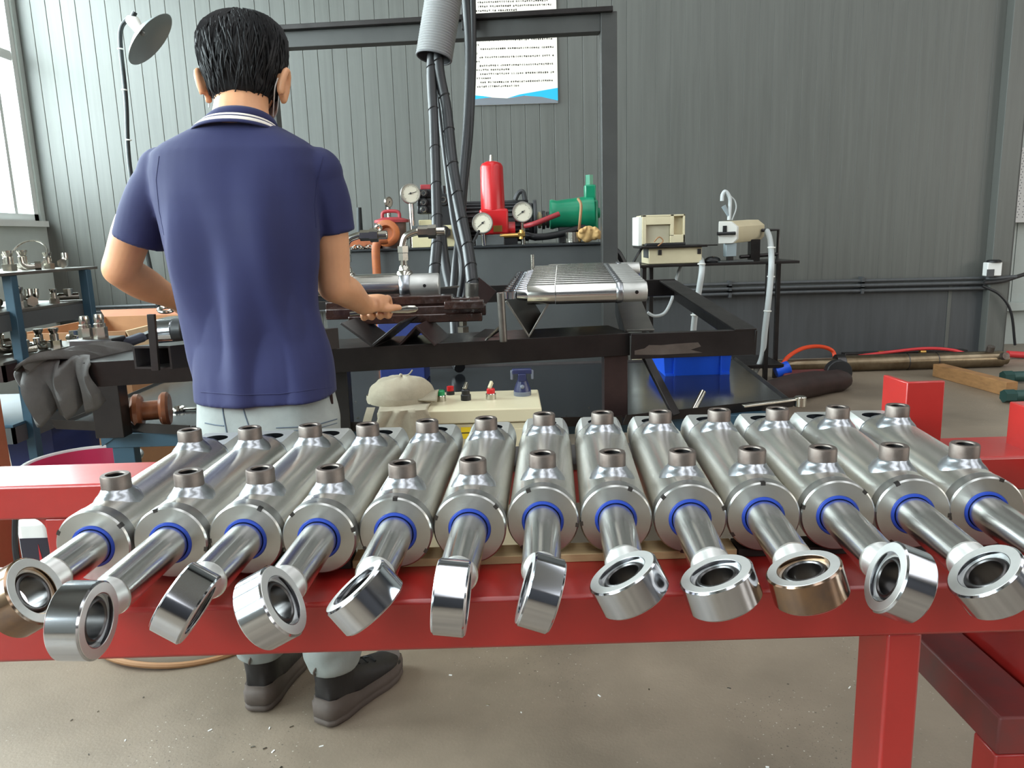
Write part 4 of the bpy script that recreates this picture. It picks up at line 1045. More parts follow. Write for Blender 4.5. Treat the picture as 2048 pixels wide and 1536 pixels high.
def elbow(px, base_z, top, side, par):
    x = px
    e = build(MB().lathe((x, wy, base_z), (0, 0, 1), [(0, 0), (0, 0.03), (0.012, 0.026), (0.016, 0.02), (0.03, 0.017), (0.034, 0.013), (0.052, 0.013)], 20), 'port', 'chrome_fit', par)
    build(MB().hexn((x, wy, base_z + 0.05), (x, wy, base_z + 0.075), 0.019), 'hex_nut', 'chrome_fit', e)
    build(MB().hexn((x, wy, base_z + 0.077), (x, wy, base_z + 0.1), 0.021), 'hex_nut', 'chrome_fit', e)
    z1 = base_z + 0.1; tz = top
    build(MB().tube(spline([V(x, wy, z1), V(x, wy, tz - 0.045), V(x + side * 0.012, wy, tz - 0.014), V(x + side * 0.045, wy, tz), V(x + side * 0.06, wy, tz)], 6), 0.0125, 12), 'elbow_tube', 'chrome_fit', e)
    build(MB().hexn((x + side * 0.055, wy, tz), (x + side * 0.09, wy, tz), 0.019), 'hex_nut', 'chrome_fit', e)
    build(MB().hexn((x + side * 0.09, wy, tz), (x + side * 0.118, wy, tz), 0.024), 'hex_nut', 'chrome_fit', e)
    build(MB().ccyl((x + side * 0.118, wy, tz), (x + side * 0.15, wy, tz), 0.015, 0.002, 18), 'coupling_end', 'chrome_fit', e)
elbow(P(809, 545, wy).x, zc_ + Rw - 0.006, P(840, 464, wy).z, 1, wc)
elbow(P(694, 545, wy).x, zc_ + Rw - 0.006, P(730, 471, wy).z, 1, wc)
kn = P(757, 456, wy)
build(MB().torus(kn, (0, 1, 0.2), 0.009, 0.005, 16, 8), 'coupling_ring', 'chrome_fit', wc)
o = build(MB().ccyl(P(944, 566, 2.98), P(944, 610, 2.98), 0.026, 0.002, 18), 'hose_coupling', 'bare_steel'); tag(o, 'steel hose end coupling standing at the brown bars', 'coupling')
o = root('chrome_fitting', tuple(G(926, 683, BZ)), 'knurled chrome hose fitting hanging beneath the coupling', 'fitting')
q = P(926, 640, 2.98)
for k, rr in enumerate((0.017, 0.024, 0.019, 0.022)):
    build(MB().hexn(q + V(0, 0, -0.026 * k), q + V(0, 0, -0.026 * k - 0.022), rr), 'hex_nut', 'chrome_fit', o)
# greasy brown bars under it
GB = [((655, 628), (972, 618), 2.56, 0.028), ((655, 612), (960, 602), 2.6, 0.022), ((700, 640), (965, 632), 2.55, 0.02), ((780, 604), (905, 599), 2.56, 0.02), ((890, 612), (968, 606), 2.55, 0.018)]
lab = ['longest brown greasy bar, middle of the stack', 'second long brown greasy bar, at the back of the stack', 'lowest brown greasy bar of the stack', 'short brown greasy bar topmost under the shiny cylinder', 'short brown greasy bar at the right end of the stack']
for k, (a, b, y_, h_) in enumerate(GB):
    yy_ = [2.6, 2.72, 2.58, 2.62, 2.54][k]
    pa, pb = P(*a, yy_), P(*b, yy_)
    pa.z = pb.z = (pa.z + pb.z) / 2 + (0, 0.0, 0, 0.004, 0)[k]
    o = build(MB().bar(pa, pb, 0.06, h_ + 0.008), 'greased_bar', 'grease_brown', bev=0.003); tag(o, lab[k], 'bar', 'greasy brown bars on the rack')
o = root('steel_bar', tuple(P(905, 575, 2.85)), 'pale steel flat bar pointing right behind the shiny cylinder', 'bar')
build(MB().bar(P(872, 577, 2.85), P(918, 573, 2.85), 0.03, 0.006), 'bar_body', 'bare_steel', o)
pl2 = P(958, 590, 3.1)
o = build(MB().box(pl2, (0.09, 0.02, 0.11), Matrix.Rotation(0.7, 3, 'Y')), 'steel_plate', 'brown_steel'); tag(o, 'tilted brown steel plate behind the hose coupling', 'plate')
o = build(MB().b2((P(755, 660, 3.3).x, 3.3, TRZ + 0.005), (P(845, 640, 3.3).x, 3.5, P(800, 645, 3.3).z)), 'blue_crate', 'print_blue', bev=0.005); tag(o, 'blue plastic crate glimpsed behind the V rests', 'crate')
# left end: steel cylinder block
c = P(330, 660, 2.62)
o = root('steel_roller', tuple(c), 'shiny steel roller with black end cap at the left end of the rack', 'roller')
build(MB().ccyl(P(316, 664, 2.62), P(350, 661, 2.62), 0.04, 0.003, 28), 'roller_body', 'steel_chrome', o)
build(MB().ccyl(P(350, 661, 2.62), P(370, 660, 2.62), 0.042, 0.003, 28), 'end_cap', 'black_plastic', o)
o = build(MB().bar(P(320, 640, 2.8), P(400, 634, 2.8), 0.14, 0.012), 'steel_plate', 'chrome_fit', bev=0.002); tag(o, 'bright steel plate beside the left hand of the person', 'plate')
o = root('ring_tool', tuple(P(330, 620, 2.5)), 'steel ring tool held near the left hand', 'tool')
build(MB().torus(P(332, 619, 2.55), (0.1, -0.3, 1), 0.022, 0.007, 24, 8), 'ring', 'chrome_fit', o)
build(MB().bar(P(345, 618, 2.55), P(385, 615, 2.4), 0.016, 0.008), 'shank', 'chrome_fit', o)
# manifold block with two fittings
mbx = P(195, 735, 2.5)
o = root('manifold_block', (P(200, 740, 2.5).x, 2.5, BZ), 'dark steel manifold block with two upright chrome fittings', 'manifold')
x0, x1 = P(152, 690, 2.5).x, P(236, 690, 2.5).x; z1 = P(195, 676, 2.5).z
build(MB().b2((x0, 2.46, BZ - 0.03), (x1, 2.56, z1)), 'block', 'steel_dark', o, bev=0.004)
for (fx, ft) in ((172, 632), (202, 628)):
    b = P(fx, 672, 2.51); tz = P(fx, ft, 2.51).z
    f_ = build(MB().hexn(V(b.x, 2.51, z1), V(b.x, 2.51, z1 + (tz - z1) * 0.45), 0.022), 'fitting', 'chrome_fit', o)
    build(MB().lathe((b.x, 2.51, 0), (0, 0, 1), [(z1 + (tz - z1) * 0.45, 0.018), (z1 + (tz - z1) * 0.6, 0.018), (z1 + (tz - z1) * 0.62, 0.014), (z1 + (tz - z1) * 0.8, 0.016), (tz, 0.013), (tz, 0)], 18), 'nipple', 'chrome_fit', f_)
o2 = build(MB().bar(P(238, 690, 2.55), P(290, 672, 2.6), 0.05, 0.03), 'hose_end', 'cloth_navy', bev=0.01); tag(o2, 'dark navy rag bundle behind the manifold block', 'rag')
# grey cloth draped over the left end
cl = MB()
nu, nv = 26, 20
rows = []
path = [P(245, 716, 2.45), P(215, 702, 2.4), P(170, 698, 2.34), P(125, 706, 2.28), P(92, 728, 2.22), P(88, 755, 2.2), P(104, 790, 2.2), P(120, 825, 2.22)]
sp = spline(path, 5)
for i, c in enumerate(sp):
    f = i / (len(sp) - 1)
    hw = 0.10 + 0.03 * math.sin(f * 3.1)
    row = []
    for j in range(nv):
        g = j / (nv - 1) - 0.5
        wav = 0.012 * math.sin(g * 17 + f * 5) * (0.4 + f) + 0.008 * math.sin(g * 31 + f * 3)
        if f < 0.55: row.append(c + V(g * 0.04, g * hw * 2, wav * 0.8))
        else: row.append(c + V(g * hw * 1.3 + 0.03, wav * 1.6 + g * 0.12, g * 0.015 + wav))
    rows.append(row)
top = [q for r_ in rows for q in r_]
n_ = nv
fs = [(i * n_ + j, i * n_ + j + 1, (i + 1) * n_ + j + 1, (i + 1) * n_ + j) for i in range(len(rows) - 1) for j in range(n_ - 1)]
cl.add(top, fs)
o = build(cl, 'draped_cloth', 'cloth_grey', smooth=80)
md = o.modifiers.new('thick', 'SOLIDIFY'); md.thickness = 0.004
tag(o, 'grey work cloth draped over the left end of the rack', 'cloth')
# in the tray: spool, wrench ring, rod, bin
sc = P(300, 792, 2.62); sc.z = TRZ + 0.066
o = root('wire_spool', (sc.x, sc.y, TRZ + 0.004), 'brown glossy flanged spool lying in the tray', 'spool')
a_ = V(1, 0.28, 0).normalized()
build(MB().lathe(sc - a_ * 0.06, a_, [(0, 0), (0, 0.052), (0.008, 0.06), (0.022, 0.06), (0.032, 0.05), (0.034, 0.03)], 32), 'flange', 'spool_brown', o)
build(MB().lathe(sc + a_ * 0.06, -a_, [(0, 0), (0, 0.052), (0.008, 0.06), (0.022, 0.06), (0.032, 0.05), (0.034, 0.03)], 32), 'flange', 'spool_brown', o)
build(MB().lathe(sc - a_ * 0.03, a_, [(0, 0.034), (0.06, 0.034)], 24), 'hub', 'spool_brown', o)
wq = G(357, 818, TRZ + 0.012)
o = root('ring_wrench', tuple(wq - V(0, 0, 0.006)), 'steel ring wrench lying in the tray beside the spool', 'wrench')
build(MB().torus(wq, (0, -0.1, 1), 0.02, 0.008, 28, 8), 'ring_end', 'chrome_fit', o)
build(MB().bar(wq + V(0.02, 0, 0), wq + V(0.2, 0.02, 0.0), 0.022, 0.009), 'shank', 'chrome_fit', o, bev=0.002)
rq0 = P(1384, 820, 2.55); rq1 = P(1406, 784, 2.62)
o = build(MB().cyl(V(rq0.x, 2.55, TRZ + 0.012), V(rq1.x, 2.62, rq1.z), 0.011, n=14), 'steel_rod', 'chrome_fit'); tag(o, 'short steel rod leaning in the tray in front of the blue bin', 'rod')
# blue bin
B0 = G(1330, 752, TRZ + 0.004); B1 = G(1458, 748, TRZ + 0.004)
zb1 = P(1330, 708, B0.y).z
bw = B1.x - B0.x; bl = 0.34
o = root('plastic_bin', (B0.x + bw / 2, B0.y + bl / 2, TRZ + 0.004), 'open bright blue plastic bin standing in the right side of the tray', 'bin')
hgt = zb1 - TRZ
mb = MB(); x0, y0, z0 = B0.x, B0.y, TRZ + 0.004; fl_ = 0.012; t_ = 0.005
def boxshell(mb, x0, x1, y0, y1, z0, z1, fl, t):
    o_ = [V(x0, y0, z0), V(x1, y0, z0), V(x1, y1, z0), V(x0, y1, z0), V(x0 - fl, y0 - fl, z1), V(x1 + fl, y0 - fl, z1), V(x1 + fl, y1 + fl, z1), V(x0 - fl, y1 + fl, z1)]
    i_ = [V(x0 + t, y0 + t, z0 + t), V(x1 - t, y0 + t, z0 + t), V(x1 - t, y1 - t, z0 + t), V(x0 + t, y1 - t, z0 + t), V(x0 - fl + t, y0 - fl + t, z1), V(x1 + fl - t, y0 - fl + t, z1), V(x1 + fl - t, y1 + fl - t, z1), V(x0 - fl + t, y1 + fl - t, z1)]
    f = [(0, 3, 2, 1), (8, 9, 10, 11)]
    for i in range(4):
        j = (i + 1) % 4
        f += [(i, j, 4 + j, 4 + i), (8 + i, 12 + i, 12 + j, 8 + j), (4 + i, 4 + j, 12 + j, 12 + i)]
    mb.add(o_ + i_, f); return mb
build(boxshell(mb, x0, x0 + bw, y0, y0 + bl, z0, z0 + hgt, 0.008, 0.005), 'bin_shell', 'bin_blue', o, smooth=0)
build(MB().b2((x0 - 0.018, y0 - 0.018, z0 + hgt - 0.012), (x0 + bw + 0.018, y0 - 0.006, z0 + hgt)), 'rim', 'bin_blue', o, bev=0.002)
build(MB().b2((x0 - 0.02, y0 - 0.01, z0 + hgt - 0.01), (x0 - 0.009, y0 + bl, z0 + hgt)), 'rim', 'bin_blue', o, bev=0.002)
build(MB().b2((x0 + bw + 0.009, y0 - 0.01, z0 + hgt - 0.01), (x0 + bw + 0.02, y0 + bl, z0 + hgt)), 'rim', 'bin_blue', o, bev=0.002)
for fx in (0.14, 0.86): build(MB().b2((x0 + bw * fx - 0.003, y0 - 0.012, z0), (x0 + bw * fx + 0.003, y0, z0 + hgt - 0.012)), 'rib', 'bin_blue', o, smooth=0)
for fx in (0.07, 0.93): build(MB().b2((x0 + bw * fx - 0.02, y0 - 0.008, z0), (x0 + bw * fx + 0.02, y0 + 0.01, z0 + 0.01)), 'foot', 'bin_blue', o, smooth=0)
# open-end wrench resting on the tray corner
wr0 = P(1545, 818, 2.56); wr1 = P(1612, 806, 2.56)
o = root('socket_wrench', (wr0.x, 2.56, TRZ + 0.04), 'chrome wrench with a socket end at the right corner of the tray', 'wrench')
z_ = TRZ + 0.045
build(MB().bar(V(wr0.x - 0.12, 2.5, z_), V(wr1.x - 0.03, 2.56, z_ + 0.005), 0.02, 0.008), 'shank', 'chrome_fit', o, bev=0.002)
build(MB().ccyl(V(wr1.x - 0.02, 2.56, z_ - 0.022), V(wr1.x - 0.02, 2.56, z_ + 0.014), 0.02, 0.003, 18), 'socket', 'chrome_fit', o)
# tray splinters of metal
for k in range(26):
    c = V(random.uniform(-1.1, -0.35), random.uniform(2.56, 2.95), TRZ + 0.005)
    if k > 20: c = V(random.uniform(-0.05, 0.35), random.uniform(2.55, 2.75), TRZ + 0.005)
    o = build(MB().box(c + V(0, 0, 0.001), (random.uniform(0.004, 0.009), 0.003, 0.002), Matrix.Rotation(random.uniform(0, 3), 3, 'Z')), 'metal_chip', 'chrome_fit', smooth=0)
    tag(o, 'tiny bright metal chip on the black tray floor', 'chip', 'metal chips in the tray')

# ================================================================ cream control cabinet, switches, cap
CZ = 0.72
ca0, ca1 = G(738, 832, CZ), G(1082, 820, CZ)
cx0, cx1 = -0.385, 0.082
cab = root('control_cabinet', ((cx0 + cx1) / 2, 2.25, 0), 'cream control cabinet with rotary switches in front of the drip tray', 'cabinet')
build(MB().b2((cx0, 2.125, CZ - 0.04), (cx1, 2.39, CZ)), 'top_panel', 'cabinet_cream', cab, bev=0.004)
build(MB().b2((cx0 + 0.004, 2.135, 0), (cx1 - 0.004, 2.385, CZ - 0.044)), 'cabinet_body', 'cabinet_cream', cab, bev=0.003)
build(MB().b2((cx0 + 0.03, 2.131, 0.1), (cx1 - 0.03, 2.136, CZ - 0.06)), 'door', 'cabinet_cream', cab, bev=0.002)
yl = P(932, 864, 2.13)
build(MB().b2((yl.x - 0.014, 2.1295, yl.z - 0.02), (yl.x + 0.014, 2.1312, yl.z + 0.014)), 'warning_label', 'label_yellow', cab, smooth=0)
build(MB().b2((yl.x - 0.0135, 2.129, yl.z - 0.004), (yl.x + 0.0135, 2.1296, yl.z - 0.001)), 'label_line', 'gauge_ink', cab, smooth=0)
def switch(px, py, capm, name, knob):
    c = G(px, py, CZ)
    s_ = root('rotary_switch', tuple(c), name, 'switch', 'switches on the control cabinet')
    build(MB().lathe(c, (0, 0, 1), [(0, 0), (0, 0.0155), (0.016, 0.0155), (0.018, 0.0135), (0.018, 0)], 24), 'collar', 'chrome_fit' if capm != 'black_plastic' else 'black_plastic', s_)
    build(MB().lathe(c, (0, 0, 1), [(0.018, 0.0), (0.018, 0.0125), (0.03, 0.0125), (0.033, 0.010), (0.033, 0)], 24), 'knob', capm, s_)
    if knob: build(MB().bar(c + V(-0.004, -0.008, 0.034), c + V(0.004, 0.01, 0.05), 0.008, 0.012), 'pointer', 'cabinet_cream' if capm != 'black_plastic' else 'chrome_fit', s_, bev=0.001)
switch(882, 802, 'switch_green', 'green rotary switch half hidden under the khaki cap', False)
switch(932, 800, 'black_plastic', 'black rotary switch in the middle of the cream cabinet', True)
switch(982, 798, 'switch_red', 'red rotary switch with pale pointer on the cream cabinet', True)
c = G(901, 789, CZ)
s_ = root('rotary_switch', tuple(c), 'small red switch behind the green one at the cap brim', 'switch', 'switches on the control cabinet')
build(MB().lathe(c, (0, 0, 1), [(0, 0), (0, 0.013), (0.012, 0.013), (0.012, 0)], 20), 'collar', 'black_plastic', s_)
build(MB().lathe(c, (0, 0, 1), [(0.012, 0.011), (0.026, 0.011), (0.028, 0)], 20), 'knob', 'switch_red', s_)
c = G(1045, 790, CZ)
s_ = root('phone_holder', tuple(c), 'navy plastic stand with a wide clamp head on the cream cabinet', 'holder')
build(MB().lathe(c, (0, 0, 1), [(0, 0), (0, 0.027), (0.012, 0.027), (0.014, 0.025)], 28), 'base_foot', 'clear_grey', s_)
build(MB().lathe(c, (0, 0, 1), [(0.013, 0.026), (0.02, 0.025), (0.05, 0.014), (0.062, 0.013), (0.062, 0)], 28), 'cone', 'navy_plastic', s_)
build(MB().b2((c.x - 0.012, c.y - 0.018, CZ + 0.045), (c.x + 0.012, c.y + 0.008, CZ + 0.068)), 'hinge', 'navy_plastic', s_, bev=0.002)
build(MB().b2((c.x - 0.03, c.y - 0.012, CZ + 0.066), (c.x + 0.03, c.y + 0.01, CZ + 0.082)), 'clamp_head', 'navy_plastic', s_, bev=0.003)
for sx in (-1, 1): build(MB().b2((c.x + sx * 0.031 - 0.004, c.y - 0.01, CZ + 0.05), (c.x + sx * 0.031 + 0.004, c.y + 0.006, CZ + 0.078)), 'clamp_jaw', 'clear_grey', s_, bev=0.002)
build(MB().ball(c + V(0, -0.022, 0.03), 0.007, 12, 7), 'button', 'clear_grey', s_)
# khaki cap
cc = P(800, 800, 2.24)
cp = root('cloth_cap', (cc.x, 2.24, CZ), 'limp khaki cloth cap lying on the left of the cream cabinet', 'cap')
dome = []
n_ = 36
for i in range(13):
    f = i / 12
    zz_ = CZ + 0.004 + 0.077 * math.sin(f * math.pi / 2) ** 0.9
    rr = 0.098 * math.cos(f * math.pi / 2) ** 0.75 + 0.001
    ring = []
    for k in range(n_):
        a = 2 * math.pi * k / n_
        fold = 1 + 0.07 * math.sin(3 * a + 1.0 + 2 * f) + 0.045 * math.sin(7 * a + 5 * f) * (1 - f)
        ring.append(V(cc.x - 0.005 + 0.012 * f + rr * fold * math.cos(a), 2.25 + rr * 0.85 * fold * math.sin(a), zz_ + 0.008 * math.sin(2 * a + 3 * f) * (1 - f) + 0.006 * noise.noise(V(3 * math.cos(a), 3 * math.sin(a), f * 4))))
    dome.append(ring)
build(MB().loft(dome), 'crown', 'cap_khaki', cp, smooth=80)
bd = []
for k in range(40):
    a = 2 * math.pi * k / 40; fold = 1 + 0.07 * math.sin(3 * a + 1.0)
    bd.append((cc.x - 0.005 + 0.1 * fold * math.cos(a), 2.25 + 0.085 * fold * math.sin(a), CZ + 0.006 + 0.006 * math.sin(2 * a)))
bm_ = MB().loft([[Vector(p) + V(0, 0, -0.003) for p in bd], [Vector(p) + V((p[0] - cc.x) * 0.03, (p[1] - 2.25) * 0.03, 0.008) for p in bd], [Vector(p) + V((p[0] - cc.x) * 0.01, (p[1] - 2.25) * 0.01, 0.02) for p in bd]], caps=False)
build(bm_, 'band', 'cap_khaki', cp, smooth=80)
br = []
for i in range(9):
    f = i / 8
    br.append([V(cc.x + 0.06 + 0.055 * f, 2.19 + 0.12 * g - 0.02 * f * (1 - abs(2 * g - 1)), CZ + 0.02 + 0.018 * math.sin(g * math.pi) * (0.4 + f) - 0.006 * f) for g in [j / 11 for j in range(12)]])
tv = [q for r_ in br for q in r_]
o = build(MB().add(tv, [(i * 12 + j, i * 12 + j + 1, (i + 1) * 12 + j + 1, (i + 1) * 12 + j) for i in range(8) for j in range(11)]), 'brim', 'cap_khaki', cp, smooth=80)
md = o.modifiers.new('t', 'SOLIDIFY'); md.thickness = 0.004
build(MB().ball((cc.x + 0.005, 2.25, CZ + 0.083), 0.006, 10, 6), 'button', 'cap_khaki', cp)
build(MB().tube(spline([V(cc.x + 0.02, 2.25, CZ + 0.082), V(cc.x + 0.032, 2.24, CZ + 0.088), V(cc.x + 0.042, 2.24, CZ + 0.1)], 4), 0.002, 6), 'loose_thread', 'cap_khaki', cp)
# cloth under the cap hanging over the front
rows = []
for i in range(16):
    f = i / 15
    row = []
    for j in range(22):
        g = j / 21
        x = cc.x - 0.055 + 0.16 * g + 0.012 * math.sin(f * 6 + g * 4)
        y = 2.115 - 0.006 - 0.012 * abs(math.sin(g * 9 + f * 2.5)) * (0.4 + f) + (0.10 * (1 - f * 5) if f < 0.2 else 0)
        z = CZ + 0.008 - (0 if f < 0.2 else (f - 0.2) * (0.125 + 0.03 * math.sin(g * 7)))
        row.append(V(x, y, z))
    rows.append(row)
tv = [q for r_ in rows for q in r_]
o = build(MB().add(tv, [(i * 22 + j, i * 22 + j + 1, (i + 1) * 22 + j + 1, (i + 1) * 22 + j) for i in range(15) for j in range(21)]), 'wiping_cloth', 'cap_khaki', smooth=80)
md = o.modifiers.new('t', 'SOLIDIFY'); md.thickness = 0.003
tag(o, 'crumpled khaki rag hanging down the cabinet front below the cap', 'rag')
st = [P(742, 815, 2.12), P(736, 835, 2.11), P(730, 860, 2.11)]
o = build(MB().loft([[c + V(-0.012, 0, 0), c + V(0.012, -0.004, 0), c + V(0.012, 0.0, 0), c + V(-0.012, 0.004, 0)] for c in spline(st, 4)]), 'cap_strap', 'cap_khaki', cp)

# ================================================================ marking machine on its stand (right)
SY = 5.9
S = lambda x, y, dy=0.0: P(x, y, SY + dy)
zs = S(1420, 524).z
sx0, sx1 = S(1272, 530).x, S(1580, 524).x
stn = root('machine_stand', ((sx0 + sx1) / 2, SY, 0), 'thin black steel stand carrying the marking machine near the wall', 'stand')
build(MB().b2((sx0, SY - 0.2, zs - 0.02), (sx1, SY + 0.3, zs)), 'stand_top', 'black_steel', stn, bev=0.003)
for (x, y) in ((1288, -0.17), (1536, -0.17), (1302, 0.26), (1556, 0.26)):
    xx = P(x, 560, SY + y).x
    build(MB().b2((xx - 0.016, SY + y - 0.016, 0), (xx + 0.016, SY + y + 0.016, zs - 0.02)), 'leg', 'black_steel', stn, bev=0.002)
build(MB().b2((sx0 + 0.05, SY - 0.18, 0.16), (sx1 - 0.08, SY + 0.28, 0.19)), 'lower_shelf', 'black_steel', stn, bev=0.003)
fx0, fx1 = S(1532, 460).x, S(1566, 460).x; fz = S(1550, 460).z
build(MB().tube([V(fx0, SY + 0.1, fz), V(fx1, SY + 0.1, fz), V(fx1, SY + 0.1, zs)], 0.013, 8), 'side_frame', 'black_steel', stn)
build(MB().tube([S(1480, 514, 0.02), V(fx1, SY + 0.1, S(1560, 509).z)], 0.014, 8), 'slide_rail', 'black_steel', stn)
# lower cream box + keyboard shelf + upper cream box
bx0, bx1 = S(1306, 520).x, S(1393, 520).x; bz0 = zs; bz1 = S(1340, 495).z
lo = root('controller_box', ((bx0 + bx1) / 2, SY, zs), 'lower cream controller box with two corner latches on the stand', 'controller')
build(MB().b2((bx0 - 0.06, SY - 0.16, bz0 + 0.003), (bx1, SY + 0.16, bz1)), 'case', 'machine_cream', lo, bev=0.004)
for x in (bx0 + 0.02, bx1 - 0.02): build(MB().b2((x - 0.014, SY - 0.166, bz1 - 0.05), (x + 0.014, SY - 0.16, bz1 - 0.012)), 'latch', 'steel_dark', lo, bev=0.002)
build(MB().b2((bx0 - 0.063, SY - 0.15, bz1 - 0.07), (bx0 - 0.0595, SY + 0.06, bz1 - 0.005)), 'side_vent', 'tank_paint', lo, smooth=0)
kx0, kx1 = S(1262, 490).x, S(1418, 490).x; kz = bz1
kb = root('keyboard', ((kx0 + kx1) / 2, SY - 0.05, kz), 'dark keyboard on a black board between the two cream boxes', 'keyboard')
build(MB().b2((kx0 + 0.04, SY - 0.2, kz + 0.001), (kx1 - 0.06, SY + 0.15, kz + 0.018)), 'shelf_board', 'black_steel', kb, bev=0.004)
build(MB().b2((kx0 + 0.08, SY - 0.19, kz + 0.018), (kx1 - 0.22, SY - 0.09, kz + 0.034)), 'key_block', 'black_plastic', kb, bev=0.003)
for i in range(12): build(MB().b2((kx0 + 0.09 + i * 0.024, SY - 0.18, kz + 0.034), (kx0 + 0.108 + i * 0.024, SY - 0.1, kz + 0.038)), 'key_row', 'gauge_ink', kb, smooth=0)
build(MB().tube(spline([S(1308, 484, -0.22), S(1318, 474, -0.22), S(1326, 482, -0.22), S(1316, 492, -0.22)], 5), 0.005, 6), 'cable_loop', 'hose_tan', kb)
build(MB().b2((kx1 - 0.12, SY - 0.1, kz + 0.006), (kx1 + 0.04, SY - 0.02, kz + 0.014)), 'shelf_tip', 'black_steel', kb, smooth=0)
ux0, ux1 = S(1281, 480).x, S(1365, 480).x; uz0 = kz + 0.018; uz1 = S(1320, 430).z
ub = root('monitor_housing', ((ux0 + ux1) / 2, SY, uz0), 'upper cream housing with a recessed panel and open corner compartment', 'housing')
mb = MB(); w = ux1 - ux0; h = uz1 - uz0; y0 = SY - 0.08
build(MB().b2((ux0, y0 + 0.05, uz0 + 0.001), (ux1, SY + 0.2, uz1)), 'case', 'machine_cream', ub, bev=0.004)
for (a, b, c_, d) in ((0, 0.09, 0, 1), (0.66, 0.74, 0.3, 1), (0.96, 1, 0, 1), (0, 1, 0, 0.07), (0.66, 1, 0.07, 0.34), (0, 1, 0.94, 1), (0.09, 0.66, 0.68, 0.94)):
    build(MB().b2((ux0 + w * a, y0, uz0 + 0.001 + h * c_), (ux0 + w * b, y0 + 0.055, uz0 + h * d)), 'frame_piece', 'machine_cream', ub, bev=0.002)
build(MB().b2((ux0 + w * 0.1, y0 + 0.03, uz0 + h * 0.07), (ux0 + w * 0.65, y0 + 0.05, uz0 + h * 0.68)), 'recessed_panel', 'machine_panel', ub, smooth=0)
build(MB().b2((ux0 - 0.03, y0 + 0.01, uz0 + 0.001), (ux0, SY + 0.2, uz1 - 0.01)), 'side_panel', 'machine_white', ub, bev=0.003)
# marking head
hx0, hx1 = S(1437, 460, -0.2).x, S(1474, 460, -0.2).x
hz0, hz1 = S(1450, 487, -0.2).z, S(1450, 443, -0.2).z
hd = root('marking_head', ((hx0 + hx1) / 2 + 0.15, SY, zs), 'cream and white laser marking head with a black handle', 'laser head')
yf = SY - 0.2
ex = 0.24
sec = [(0.0, 0.0), (0.1, 0.0), (0.14, 0.03), (0.14, 0.11), (0.1, 0.15), (0.0, 0.17)]
front = [V(hx0, yf, hz0), V(hx1 - 0.03, yf, hz0), V(hx1, yf, hz0 + 0.03), V(hx1, yf, hz1 - 0.04), V(hx1 - 0.05, yf, hz1), V(hx0, yf, hz1 + 0.002)]
back = V(0.3, 0.34, 0.01)
build(MB().prism(front, (0.02, 0.024, 0.0)), 'front_plate', 'machine_white', hd, bev=0.003)
f2 = [q + V(0.021, 0.025, 0.0) for q in front]
build(MB().prism(f2, back), 'housing', 'machine_cream', hd, bev=0.003)
build(MB().b2((hx0 + 0.03, yf - 0.006, hz1 - 0.075), (hx0 + 0.06, yf, hz1 - 0.03)), 'switch', 'black_plastic', hd, bev=0.002)
zh = S(1450, 467, -0.2).z
build(MB().tube([V(hx0 - 0.012, yf - 0.03, zh), V(hx1 - 0.02, yf - 0.03, zh)], 0.012, 10).b2((hx0 - 0.012, yf - 0.03, zh - 0.012), (hx0 + 0.01, yf, zh + 0.012)).b2((hx1 - 0.04, yf - 0.03, zh - 0.012), (hx1 - 0.02, yf, zh + 0.012)), 'handle', 'black_plastic', hd)
gx0, gx1 = S(1450, 500, -0.15).x, S(1471, 500, -0.15).x
build(MB().b2((gx0, yf + 0.02, S(1460, 513, -0.15).z), (gx1, yf + 0.1, hz0)), 'lens_box', 'grey_plastic', hd, bev=0.004)
build(MB().b2((gx0 + 0.02, yf + 0.03, zs), (gx1 - 0.02, yf + 0.09, S(1460, 513, -0.15).z)), 'lens_post', 'steel_dark', hd)
build(MB().b2((gx0 - 0.05, yf + 0.0, zs + 0.001), (gx1 + 0.12, yf + 0.16, zs + 0.012)), 'base_plate', 'tank_paint', hd, bev=0.002)
px_ = S(1514, 500).x
build(MB().b2((px_ - 0.04, SY + 0.02, zs), (px_ + 0.03, SY + 0.1, hz0 + 0.02)), 'support_post', 'black_steel', hd)
bt_ = S(1458, 440, -0.16)
build(MB().tube(spline([bt_, S(1459, 425, -0.16), S(1460, 400, -0.16), S(1456, 388, -0.16), S(1450, 383, -0.16), S(1445, 390, -0.16), S(1444, 402, -0.16)], 6), 0.014, 8), 'gooseneck', 'cable_grey', hd)
build(MB().tube([S(1458, 432, -0.16), S(1447, 412, -0.16)], [0.012, 0.018], 8), 'pointer_laser', 'grey_plastic', hd)
build(MB().tube(spline([S(1464, 440, -0.14), S(1472, 418, -0.14), S(1470, 402, -0.14), S(1461, 392, -0.14)], 6), 0.005, 6), 'thin_cable', 'cable_grey', hd)
o = root('computer_mouse', tuple(V(S(1425, 524, -0.1).x, SY - 0.1, zs)), 'black computer mouse on the stand beside the cream controller', 'mouse')
mc = V(S(1425, 524, -0.1).x, SY - 0.1, zs)
build(MB().loft([[mc + V(0.062 * s_ * math.cos(a) * 1.0, 0.04 * s_ * math.sin(a), z) for a in [2 * math.pi * k / 24 for k in range(24)]] for s_, z in ((0.95, 0.0), (1.0, 0.012), (0.9, 0.028), (0.6, 0.04), (0.15, 0.045))]), 'mouse_body', 'black_plastic', o, smooth=80)
build(MB().b2((mc.x - 0.006, mc.y - 0.03, zs + 0.04), (mc.x + 0.006, mc.y - 0.0, zs + 0.047)), 'wheel', 'chrome_fit', o)
cab1 = [S(1534, 462, 0.1), S(1540, 480, 0.0), S(1543, 520, -0.22), S(1541, 560, -0.24), S(1536, 610, -0.24), S(1530, 660, -0.2), S(1524, 715, -0.15), S(1508, 748, -0.1)]
